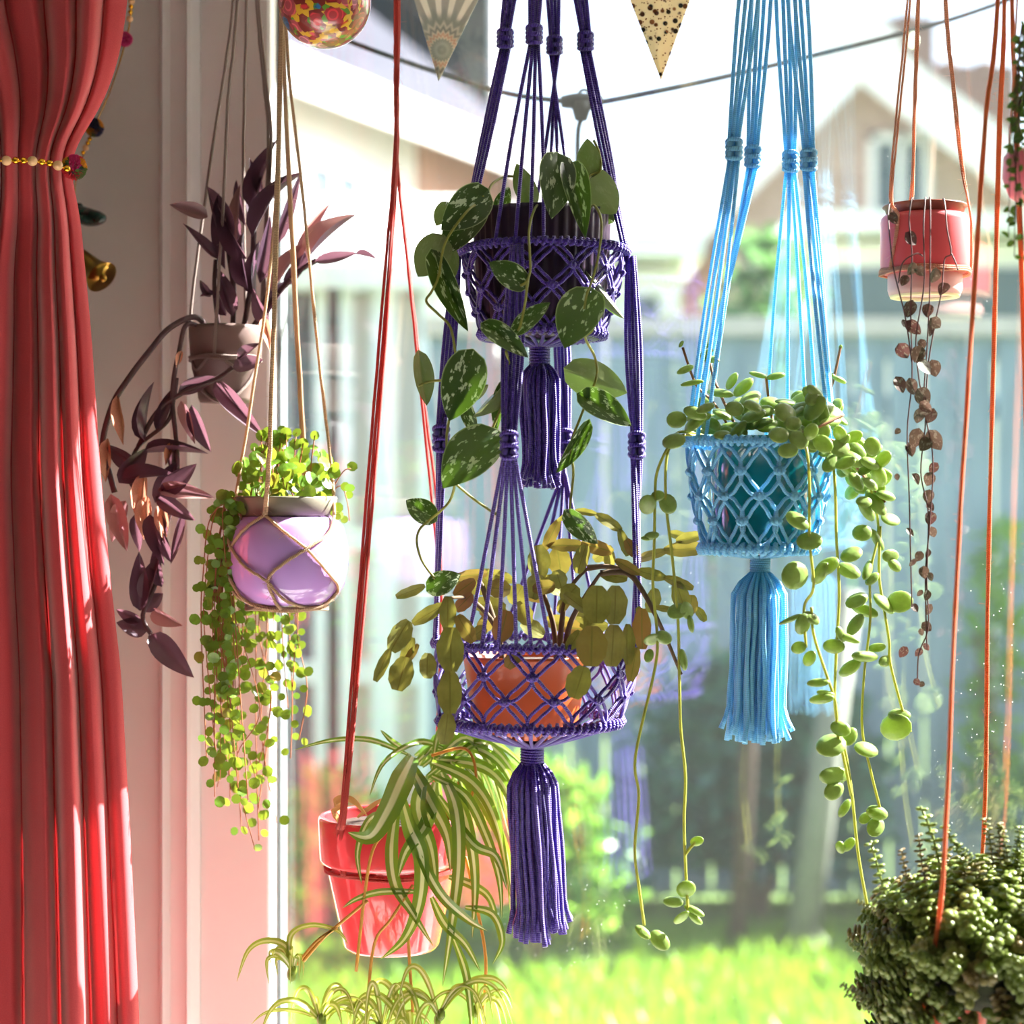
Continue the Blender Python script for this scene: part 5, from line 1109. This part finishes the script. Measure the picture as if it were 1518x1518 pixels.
SPI = [([(612,1122,-.05),(594,1158,-.085),(574,1202,-.11),(548,1240,-.12),(516,1234,-.115)],36),([(606,1130,-.05),(638,1190,-.09),(662,1238,-.1),(668,1292,-.1)],24),([(594,1176,-.07),(608,1226,-.11),(626,1272,-.115),(622,1340,-.115),(600,1392,-.11),(564,1422,-.11)],25),([(654,1145,-.05),(676,1200,-.1),(680,1280,-.11),(670,1370,-.11),(656,1462,-.11)],20),
 ([(604,1118,-.03),(548,1097,-.05),(490,1098,-.07),(436,1112,-.08)],9),([(600,1112,-.03),(580,1098,-.04),(564,1082,-.04)],9),([(640,1112,-.02),(700,1108,-.02),(742,1132,-.02),(766,1182,-.02),(770,1262,-.02)],15),([(645,1125,-.03),(718,1138,-.03),(754,1180,-.03),(764,1252,-.03)],18),([(640,1130,-.05),(700,1160,-.07),(736,1222,-.07),(758,1335,-.07)],18),
 ([(640,1150,-.06),(690,1180,-.08),(722,1242,-.09),(740,1302,-.09),(744,1362,-.09)],15),([(640,1105,-.0),(690,1092,.0),(745,1108,.02),(790,1150,.03)],12),([(590,1188,-.09),(580,1258,-.11),(586,1312,-.115),(610,1352,-.115),(642,1402,-.11)],19),([(645,1160,-.06),(632,1220,-.105),(602,1262,-.115),(590,1300,-.12)],20),([(622,1322,-.11),(566,1322,-.12),(530,1332,-.12),(508,1346,-.12)],10),
 ([(665,1300,-.09),(700,1312,-.08),(728,1336,-.08),(742,1402,-.08)],13),([(660,1110,-.02),(620,1100,-.03),(570,1130,-.06),(548,1180,-.08)],10),([(668,1130,-.04),(716,1190,-.05),(752,1270,-.05),(756,1350,-.05)],16),([(655,1120,.0),(720,1120,.03),(775,1150,.05),(812,1210,.06)],12),([(650,1180,-.07),(700,1250,-.1),(735,1270,-.1),(752,1320,-.1)],15),
 ([(640,1330,-.1),(660,1370,-.11),(690,1400,-.11),(712,1440,-.11)],14),([(690,1345,-.09),(730,1355,-.09),(745,1395,-.09),(730,1430,-.09)],12),([(610,1240,-.11),(650,1320,-.12),(690,1360,-.11),(722,1380,-.1)],16),([(640,1140,-.04),(655,1080,-.03),(700,1085,-.02),(730,1100,-.02)],10),([(630,1150,-.06),(620,1200,-.1),(640,1260,-.11),(648,1330,-.115)],22),([(660,1150,-.05),(690,1215,-.09),(704,1300,-.09),(700,1390,-.09)],18),
 ([(580,1205,-.05),(548,1215,-.1),(530,1262,-.115),(536,1310,-.12)],12),([(672,1390,-.1),(690,1440,-.11),(698,1500,-.11),(700,1560,-.11)],12)]
for i, (pts, wd) in enumerate(SPI): ribbon(spid, [A4.p(*q) for q in pts], wd*A4.k, M_spi, nh=Vector((R.uniform(-.3, .3), -1, .25)), tw=R.uniform(-.35, .35))
rg = random.Random(31)
for k in range(16):                                            # more arching leaves behind
    a = rg.uniform(-.3, 1.3); L = rg.uniform(90, 150); x0, y0 = rg.uniform(610, 668), rg.uniform(1120, 1165); dy = rg.uniform(-.05, .05)
    pts = [(x0, y0, dy), (x0+L*.45*math.cos(a), y0-L*.25, dy+.01), (x0+L*.85*math.cos(a), y0+L*.1, dy+.015), (x0+L*math.cos(a)+8, y0+L*.75, dy+.015)]
    ribbon(spid, [A4.p(*q) for q in pts], rg.uniform(10, 17)*A4.k, M_spi, tw=rg.uniform(-.6, .6))
for pts in ([(600,1200,-.05),(570,1235,-.105),(552,1262,-.12),(540,1330,-.12),(528,1440,-.12)], [(612,1312,-.11),(580,1362,-.12),(556,1396,-.12),(546,1470,-.12),(540,1560,-.12)], [(640,1120,-.04),(690,1110,-.05),(706,1150,-.06),(694,1200,-.07),(690,1260,-.08)], [(500,1375,-.12),(470,1395,-.12),(440,1430,-.12)],
            [(545,1335,-.12),(505,1368,-.12),(480,1390,-.12),(450,1425,-.12)], [(605,1390,-.11),(608,1440,-.11),(612,1500,-.11)], [(690,1270,-.08),(704,1330,-.08),(720,1420,-.08),(716,1500,-.08)]):
    b = MB(); b.tube(A4.path(pts, 6), .0016, 6); b.build('runner', M_run, spid)
M_bab = leaf_mat('spider_baby_leaf', '86983c', None, 'c4cc50', .45, .4, stripe=('e2dcae', .25), var=.2)
for (cx, cy, n_, rad_, dy, full) in ((434, 1440, 11, 52, -.12, 1), (474, 1512, 11, 95, -.12, 0), (566, 1522, 10, 125, -.11, 0), (650, 1506, 9, 110, -.11, 0), (706, 1498, 8, 105, -.1, 0), (610, 1550, 7, 140, -.12, 0)):
    for k in range(n_):
        a = rg.uniform(0, 6.28); hx, hy = math.cos(a)*rad_*rg.uniform(.5, 1.25), math.sin(a)*.045*rg.uniform(.4, 1); v = rad_*(rg.uniform(1.2, 2.8) if full else rg.uniform(.6, 2.6)); g = v+rad_*(rg.uniform(-.5, .5) if full else rg.uniform(-.3, .9)); pts = []
        for q in range(6):
            t = q/5; cur = 1-.35*max(0, t-.6)*(full*2+1); pts.append((cx+hx*t*cur, cy-v*t+g*t*t, dy+hy*t))
        ribbon(spid, [A4.p(*q) for q in pts], rg.uniform(6, 11)*A4.k, M_bab, nh=Vector((rg.uniform(-.6, .6), -.8, .5)), tw=rg.uniform(-.8, .8))
    for k in range(3): b = MB(); b.ball(A4.p(cx+rg.uniform(-6, 6), cy+rg.uniform(-4, 8), dy), .004, 7, 5, (1, 1, 1.6)); b.build('crown_bud', M_bab, spid)
ribbon(spid, [A4.p(*q) for q in [(434,1446,-.12),(425,1405,-.12),(395,1395,-.12),(368,1410,-.12),(351,1455,-.12)]], 11*A4.k, M_bab); ribbon(spid, [A4.p(*q) for q in [(434,1446,-.12),(430,1390,-.12),(460,1372,-.12),(500,1380,-.12),(516,1400,-.12)]], 9*A4.k, M_bab)
M_dry = simple('dry_leaf', 'd8a868', .8, .25, 40, trans=.3)
for pts, wd in (([(512,1216,-.06),(498,1190,-.08),(520,1186,-.085),(545,1210,-.08)], 14), ([(505,1222,-.07),(494,1205,-.085),(510,1196,-.09)], 12), ([(530,1212,-.06),(560,1190,-.06),(590,1180,-.06)], 8)): ribbon(spid, [A4.p(*q) for q in pts], wd*A4.k, M_dry, 'dry_leaf')

# ---- tiny round-leaved creeper
M_pil = leaf_mat('creeper_leaf', '5f8628', None, 'b4c43c', .32, .35, var=.35, redmix=('8a6a30', .80, .98)); M_pils = simple('creeper_stem', '9a5a38', .6, .2, 40)
PL = [leaf_mesh('leaf', M_pil, disc, 6, 6, fold=f, bend=bn) for f, bn in ((.25, -.15), (.1, .15))]
leaves = []; rg = random.Random(41); sb_ = MB()
for k in range(125):
    a = rg.uniform(0, 6.28); u = math.sqrt(rg.random()); x = 425+u*78*math.cos(a)+rg.uniform(-6, 6); dy = -u*.05*math.sin(a); top = 668+18*(u**2)*1.2+12*math.sin(a*2)
    y = top+rg.random()**1.5*(742-top); leaves.append((x, y, dy+rg.uniform(-.01, .01), rg.uniform(15, 24), Vector((rg.uniform(-.8, .8), -rg.uniform(.3, 1), rg.uniform(-.2, 1.2)))))
for k in range(16):                                            # shoots above the mound
    x0 = rg.uniform(370, 480); x1 = x0+rg.uniform(-14, 22); y1 = rg.uniform(632, 680); sb_.tube(A5.path([(x0, 735, 0), ((x0+x1)/2-3, 700, 0), (x1, y1, 0)], 3), .0006, 4); leaves.append((x1, y1, 0, rg.uniform(12, 20), Vector((rg.uniform(-.5, .5), -1, rg.uniform(-.3, .6)))))
strands_ = []
for k in range(13):                                            # curtain of strands down the left of the pot
    x0 = 352+rg.uniform(-6, 10); x1 = rg.uniform(300, 348); strands_.append(([(x0+8, 738, -.01), (x0-12, 738, -.03), (x1+10, 770, -.03), (x1, 850, -.03), (x1+rg.uniform(-6, 6), 930, -.03), (x1+rg.uniform(-8, 26), rg.uniform(960, 1190), -.03)], 1))
for k in range(15):                                            # strands falling behind the pot
    x1 = rg.uniform(335, 452); ye = 1270-abs(x1-375)*2.2-rg.random()**1.5*170; strands_.append(([(x1*.6+425*.4, 735, .045), (x1*.75+425*.25, 745, .062), (x1, 830, .068), (x1+rg.uniform(-8, 8), 940, .06), (x1+rg.uniform(-14, 14), (940+ye)/2, .05), (x1+rg.uniform(-18, 18), ye, .05)], 0))
strands_.append(([(350, 738, -.02), (330, 760, -.04), (345, 900, -.03), (385, 1050, -.02), (350, 1130, -.02), (378, 1260, -.02)], 1))
for pts, lft in strands_:
    pa = A5.path(pts, 8); sb_.tube(pa, .0006, 4); Ls = 0; nxt = .02; sd_ = 1
    for i in range(1, len(pa)):
        Ls += (pa[i]-pa[i-1]).length
        if Ls > nxt:
            nxt = Ls+rg.uniform(.0065, .0125)*(1 if pa[i].z > 1.26 else 1.35); sd_ = -sd_; p = pa[i]
            px = 759+p.x/p.y*F; py = 759-(p.z-EYE)/p.y*F; leaves.append((px+sd_*rg.uniform(4, 12), py+rg.uniform(-5, 8), p.y-A5.Y+rg.uniform(-.006, .006), rg.uniform(11, 19), Vector((rg.uniform(-.7, .7), -1, rg.uniform(-.5, .8)))))
for k in range(10):
    x0, y0 = rg.uniform(495, 522), rg.uniform(690, 770); leaves.append((x0, y0, rg.uniform(-.02, .02), rg.uniform(10, 17), Vector((rg.uniform(-.7, .7), -1, rg.uniform(-.5, .8)))))
sb_.tube(A5.path([(485, 738, 0), (505, 720, 0), (515, 745, 0), (518, 772, 0)], 4), .0006, 4); sb_.tube(A5.path([(485, 738, 0), (508, 700, 0), (520, 695, 0)], 4), .0006, 4)
s__ = sb_.build('stems', M_pils, pil); s__['kind'] = 'stuff'
leaves.sort(key=lambda q: -q[3]); rest = MB()
for i, (x, y, dy, sz, nv) in enumerate(leaves):
    a = rg.uniform(0, 6.28); c = A5.p(x, y, dy); h = Vector((math.cos(a), rg.uniform(-.3, .3), math.sin(a)))*sz*A5.k*.5
    if i < 300: place(PL[i % 2], 'leaf', pil, c-h, c+h, sz*A5.k*rg.uniform(.85, 1), nv)
    else:
        z_ = (nv-h.normalized()*nv.dot(h.normalized())).normalized(); x_ = h.normalized().cross(z_)*h.length; base = len(rest.v)
        for q in range(8): an = q*math.pi/4; rest.v.append(c+h*math.cos(an)+x_*math.sin(an))
        rest.f.append(tuple(range(base, base+8))); rest.uv.append(tuple((.5+.5*math.sin(q*math.pi/4), .5) for q in range(8)))
if rest.v: o = rest.build('small_leaves', M_pil, pil); o['kind'] = 'stuff'

# ---- purple heart
M_tra = leaf_mat('purple_heart_leaf', '41303f', '5c3c50', 'a87080', .24, .35, var=.25, redmix=('c09088', .82, .95)); M_tras = simple('purple_heart_stem', '4a3236', .6, .25, 40)
TV = [leaf_mesh('leaf', M_tra, lance, 9, 6, fold=f, bend=bn, twist=tw) for f, bn, tw in ((.45, -.10, 0), (.6, -.22, .2), (.3, .12, -.3))]
TRA = [(308,322,252,302,24,-.03),(334,372,312,270,27,-.03),(334,400,331,288,16,-.02),(346,385,353,272,22,-.02),(372,312,405,200,30,.0),(386,292,369,236,16,.0),(374,352,422,254,27,-.02),(366,384,314,303,27,-.04),(322,384,269,334,20,-.03),(364,335,348,264,14,.0),(404,296,445,250,18,.01),(382,334,364,290,16,.01),(352,360,345,310,24,-.01),(368,430,352,340,26,-.03),(385,420,398,320,24,-.02),(345,470,322,395,24,-.03),(380,440,375,355,22,-.01),
 (412,362,444,258,18,.0),(440,402,488,296,16,.01),(456,384,521,307,32,.0),(466,388,530,376,16,.0),(526,377,559,382,12,.0),(402,432,452,350,24,.0),(420,424,462,368,20,.01),(396,470,430,410,24,.0),(398,480,372,430,22,-.03),(312,440,297,414,12,-.03),(318,436,296,438,12,-.03),(335,468,318,425,16,-.02),
 (345,546,391,535,24,-.05),(354,532,383,508,17,-.05),(318,566,389,646,27,-.05),(268,594,291,657,20,-.05),(284,600,311,672,24,-.05),(216,656,215,564,15,-.05),(264,582,322,560,22,-.05),(232,640,258,572,18,-.05),
 (200,692,156,660,26,-.05),(176,716,217,662,33,-.06),(180,712,258,700,27,-.06),(212,672,306,662,16,-.05),(230,746,266,688,18,-.06),(240,732,291,688,29,-.06),(234,726,316,735,25,-.06),(230,736,290,772,24,-.06),(164,732,188,818,29,-.06),(186,742,164,802,24,-.05),(200,762,208,816,20,-.05),(222,762,241,838,24,-.06),(235,790,252,832,20,-.05),(270,760,251,837,12,-.05),(205,730,190,690,22,-.05),(255,705,245,650,18,-.05),
 (208,906,207,816,27,-.05),(216,892,236,820,25,-.05),(209,922,171,904,18,-.05),(218,936,172,924,30,-.05),(214,908,241,878,27,-.05),(226,902,266,930,22,-.05),(224,940,291,1005,38,-.06),(220,942,256,986,29,-.05),(240,870,226,812,20,-.05),(245,800,235,755,18,-.05)]
for i, (bx, by, tx, ty, wd, dy) in enumerate(TRA):
    place(TV[i % 3], 'leaf', trad, A6.p(bx, by, dy), A6.p(tx, ty, dy-R.uniform(-.012, .012)), wd*A6.k, Vector((R.uniform(-.6, .6), -1, R.uniform(-.2, .7))))
for pts, r in (([(310,492,-.0),(290,470,-.03),(252,486,-.05),(222,520,-.05),(190,562,-.05),(166,602,-.05),(152,660,-.05),(162,700,-.05),(170,730,-.05)], .0032), ([(312,494,.0),(278,480,-.04),(266,520,-.05),(258,560,-.05),(256,600,-.05),(262,660,-.05),(262,720,-.05),(250,770,-.05),(238,820,-.05),(232,862,-.05),(212,912,-.05),(224,940,-.05)], .0026),
   ([(262,560,-.05),(258,590,-.05),(248,625,-.05),(205,662,-.05),(190,700,-.05)], .0022), ([(205,662,-.05),(232,612,-.05),(272,582,-.05),(320,562,-.05),(345,545,-.05)], .0026), ([(345,492,.0),(346,430,-.02),(340,380,-.02),(334,340,-.02)], .003), ([(360,492,.0),(372,420,-.01),(376,350,-.01),(376,310,.0)], .003), ([(370,492,.0),(400,450,.0),(440,405,.01),(470,385,.01)], .003), ([(325,492,.0),(318,430,-.02),(320,385,-.02)], .0024), ([(384,470,.01),(400,420,.0),(410,360,.0)], .0026)):
    stem(trad, M_tras, A6, pts, r, 7)
M_dried = simple('withered_leaf', 'c88a70', .8, .25, 30, trans=.3)
DL = leaf_mesh('dry_leaf', M_dried, lance, 8, 4, fold=.8, bend=.1, twist=1.2, wave=.05)
for (bx, by, tx, ty, wd) in ((175,585,184,660,12),(160,650,158,715,16),(215,700,205,775,20),(218,735,214,800,22),(240,745,246,805,18),(255,655,246,690,9),(270,520,262,545,9),(392,470,400,520,16)): place(DL, 'dry_leaf', trad, A6.p(bx, by, -.05), A6.p(tx, ty, -.05), wd*A6.k)

# ---- string of hearts
M_hrt = leaf_mat('heart_vine_leaf', '4e4e3c', '4e2c32', '7a5048', .15, .5, spots=('7c8270', 7, .58), var=.2, redmix=('50302f', .40, .85)); M_hst = simple('heart_vine_stem', '5a3a3a', .6, .2, 40)
HV = [leaf_mesh('leaf', M_hrt, heart, 7, 6, fold=f, bend=-.1, notch=.2) for f in (.15, .5)]
HRT = [(1352,355,20),(1350,400,17),(1365,403,15),(1384,410,19),(1340,417,15),(1398,430,18),(1348,460,22),(1375,462,17),(1356,487,24),(1378,490,18),(1388,480,18),(1340,522,22),(1360,527,22),(1367,512,14),(1372,545,24),(1385,548,22),(1335,572,22),(1352,575,22),(1370,590,26),(1374,604,18),(1362,618,20),(1379,618,20),(1357,652,26),(1370,660,20),(1387,655,30),(1350,668,18),(1383,695,16),(1358,712,17),(1377,712,18),(1376,738,18),(1380,752,14),(1378,770,18),(1383,790,14),(1350,790,13),(1362,826,14),(1375,822,12),(1370,850,16),(1380,856,12),(1352,835,12),(1374,884,14),(1363,880,10),(1376,905,15),(1357,902,12),(1375,930,15),(1366,938,10),(1361,968,13),(1338,968,16),(1374,960,11),(1360,1012,10),(1366,1015,8),(1330,640,9),(1330,708,9),(1325,325,16),(1340,480,10)]
for i, (x, y, s_) in enumerate(HRT):
    a = R.uniform(-2.4, -.7); h = Vector((math.cos(a), R.uniform(-.3, .3), math.sin(a)))*s_*A7.k*.5; c = A7.p(x, y, -.055 if y < 450 else -.045+R.uniform(-.01, .01))
    place(HV[1 if s_ in (19, 17, 18) and i % 2 else 0], 'leaf', hearts, c-h, c+h, s_*A7.k*R.uniform(.8, 1.05), Vector((R.uniform(-.7, .7), -1, R.uniform(-.3, .6))))
for pts in ([(1357,322,-.02),(1353,294,-.037),(1350,304,-.048),(1348,330,-.055),(1352,380,-.055),(1350,460,-.05),(1352,560,-.045),(1345,640,-.045),(1348,740,-.045),(1350,830,-.045),(1352,900,-.045)], [(1372,322,-.02),(1372,293.5,-.037),(1371,304,-.05),(1369,340,-.06),(1370,420,-.055),(1358,500,-.05),(1362,560,-.045),(1372,620,-.045),(1365,700,-.045),(1376,760,-.045),(1374,860,-.045),(1376,930,-.045),(1362,970,-.045),(1360,1015,-.045)],
   [(1377,322,-.02),(1378,293.5,-.037),(1379,304,-.05),(1379,360,-.058),(1378,440,-.055),(1374,520,-.05),(1370,600,-.045),(1383,680,-.045),(1378,780,-.045),(1372,850,-.045),(1374,960,-.045)], [(1396,322,-.02),(1398,295,-.034),(1401,306,-.046),(1404,340,-.055),(1410,375,-.055),(1400,385,-.055),(1396,430,-.055),(1386,480,-.05),(1376,540,-.045),(1372,600,-.045)], [(1330,322,-.01),(1322,298,-.024),(1317,312,-.04),(1318,340,-.05),(1325,400,-.055),(1342,470,-.05),(1352,540,-.045)], [(1368,380,-.06),(1358,376,-.06),(1338,390,-.06),(1332,420,-.058)], [(1410,375,-.055),(1416,388,-.055),(1420,400,-.055)]):
    stem(hearts, M_hst, A7, pts, .0007, 5)

# ---- stacked-leaf succulent
M_cra = leaf_mat('succulent_leaf', '76873f', None, 'b8c044', .25, .4, var=.3, redmix=('86704a', .65, 1.0)); M_crs = simple('succulent_stem', '9a6844', .7, .2, 40)
def stalk_mesh(n, L, w0, w1, curve, gap):
    b = MB(); lb = MB()
    def pt(t): return Vector((curve*t*t, t*L, curve*.4*t*t))
    for i in range(n):
        t = (i+.6)/n; c = pt(t); wd = w0+(w1-w0)*t
        for s_ in (-1, 1):
            a = (i % 2)*math.pi/2+(0.2*i); d = Vector((math.cos(a)*s_, .12, math.sin(a)*s_)).normalized(); rot = Matrix((d, Vector((0, 1, 0)), d.cross(Vector((0, 1, 0))))).transposed()
            b.ball(c+d*wd*.42, wd*.5, 7, 4, (1.0, gap, .85), rot)
    b.tube([pt(i/5) for i in range(6)], .0011, 5)
    return b.mesh('stalk', M_cra)
SK = [stalk_mesh(9, .034, .0125, .0095, .006, .34), stalk_mesh(8, .030, .0135, .010, -.008, .36), stalk_mesh(7, .026, .0120, .009, .004, .38)]
ST = [stalk_mesh(10, .062, .0115, .0080, .006, .40), stalk_mesh(9, .056, .0110, .0075, -.010, .40)]
def put(me, base, d, tw, sc=1.0):
    y = d.normalized(); x = (Vector((math.cos(tw), math.sin(tw), .3)).cross(y)).normalized(); z = x.cross(y); off = ORG[crass.name]
    o = bpy.data.objects.new('stalk', me); COL.objects.link(o); o.parent = crass
    o.matrix_basis = Matrix(((x.x*sc, y.x*sc, z.x*sc, base.x-off.x), (x.y*sc, y.y*sc, z.y*sc, base.y-off.y), (x.z*sc, y.z*sc, z.z*sc, base.z-off.z), (0, 0, 0, 1))); return o
rg = random.Random(51); cc = A8.p(1462, 1410); RX, RZ = .098, .066; cnt = 0; extra = MB()
for i in range(430):
    a = i*2.39996; zf = 1-2*(i+.5)/430*.9; rxy = math.sqrt(max(0, 1-zf*zf)); n_ = Vector((rxy*math.sin(a), -rxy*math.cos(a), zf))
    if n_.y > .45: continue
    p = cc+Vector((n_.x*RX, n_.y*RX, n_.z*RZ-(.03 if n_.z < 0 else 0)*1.0-(.0 if n_.z > 0 else -n_.z*.0)))
    if n_.z < 0:
        q_ = max(.001, rxy); e_ = Vector((n_.x/q_, n_.y/q_, 0)); p = cc+e_*RX*max(rxy, .93)+ZV*n_.z*.135; n_ = (e_+ZV*n_.z*.4).normalized()
    px = 759+p.x/p.y*F; py = 759-(p.z-EYE)/p.y*F
    if abs(px-1456) < 17 and py > 1455 and n_.y < 0: continue      # a gap where the orange pot shows
    if (px > 1430 and px < 1452 and 1395 < py < 1425): continue
    d = (n_+rv(.35)+Vector((0, 0, -.25 if n_.z < .4 else .2))).normalized()
    if cnt < 300: put(SK[rg.randrange(3)], p-n_*.012, d, rg.uniform(0, 6.28), rg.uniform(.8, 1.1)); cnt += 1
for (x, y, tx, ty) in ((1395,1300,1384,1186),(1372,1310,1357,1240),(1350,1320,1332,1262),(1318,1345,1288,1244),(1310,1360,1272,1330),(1430,1290,1408,1214),(1445,1280,1412,1235),(1472,1285,1468,1214),(1484,1285,1478,1222),(1494,1290,1495,1218),(1506,1290,1505,1240),(1512,1295,1516,1226),(1296,1420,1254,1396),(1300,1490,1246,1462),(1306,1500,1258,1470),(1310,1505,1282,1480),(1300,1390,1284,1358),(1302,1450,1285,1420)):
    b0, t0 = A8.p(x, y, -.03), A8.p(tx, ty, -.03); put(ST[rg.randrange(2)], b0, t0-b0, rg.uniform(0, 6), (t0-b0).length/.060)
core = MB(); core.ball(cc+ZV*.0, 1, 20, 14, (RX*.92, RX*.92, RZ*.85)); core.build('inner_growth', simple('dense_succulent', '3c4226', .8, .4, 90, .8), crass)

# ---- small trailing vine in the corner
A9 = Spot(1545, .24)
vine = thing('potted_trailing_vine', 'small-leaved trailing vine in a pink hanging pot by the glass', 'potted plant', A9.pt(0, 0, 300))
M_vin = leaf_mat('vine_leaf', '3a5a24', None, '8aa83c', .35, .4, var=.3)
VL = leaf_mesh('leaf', M_vin, ovate, 5, 4, fold=.3, bend=-.1)
make_pot(A9, 'pot', simple('dusty_pink_glaze', 'd86a78', .4, .06, 12), vine, [(52, 226), (56, 232), (58, 262), (48, 290), (40, 296)], 4)
soil(A9, vine, 48, 232); rg = random.Random(61); vb = MB()
for k in range(13):
    x1 = rg.uniform(1484, 1530); y1 = rg.uniform(200, 420); ya = rg.uniform(30, 150); pts = [(1540, 236, .0), (1530, 150, -.02), (1515, ya, -.04), (x1, (ya+y1)/2, -.05), (x1+rg.uniform(-6, 10), y1, -.05)]; pa = A9.path(pts, 8); vb.tube(pa, .0005, 4)
    for i in range(10, len(pa), 2):
        p = pa[i]; a = rg.uniform(0, 6.28); L = rg.uniform(8, 14)*A9.k; place(VL, 'leaf', vine, p, p+Vector((math.cos(a), rg.uniform(-.4, .4), math.sin(a)))*L, L*.75, Vector((rg.uniform(-.6, .6), -1, rg.uniform(-.4, .7))))
vb.build('stem', M_hst, vine)['kind'] = 'stuff'
TV9 = rail_at(1535)
b = MB()
for (dx, dy) in ((-50, -.0), (40, .02), (0, -.03)): b.tube([TV9, A9.p(1545+dx, 232, dy)], .001, 5)
th9 = b.build('hanger_strings', M_pnk, vine); th9['kind'] = 'stuff'
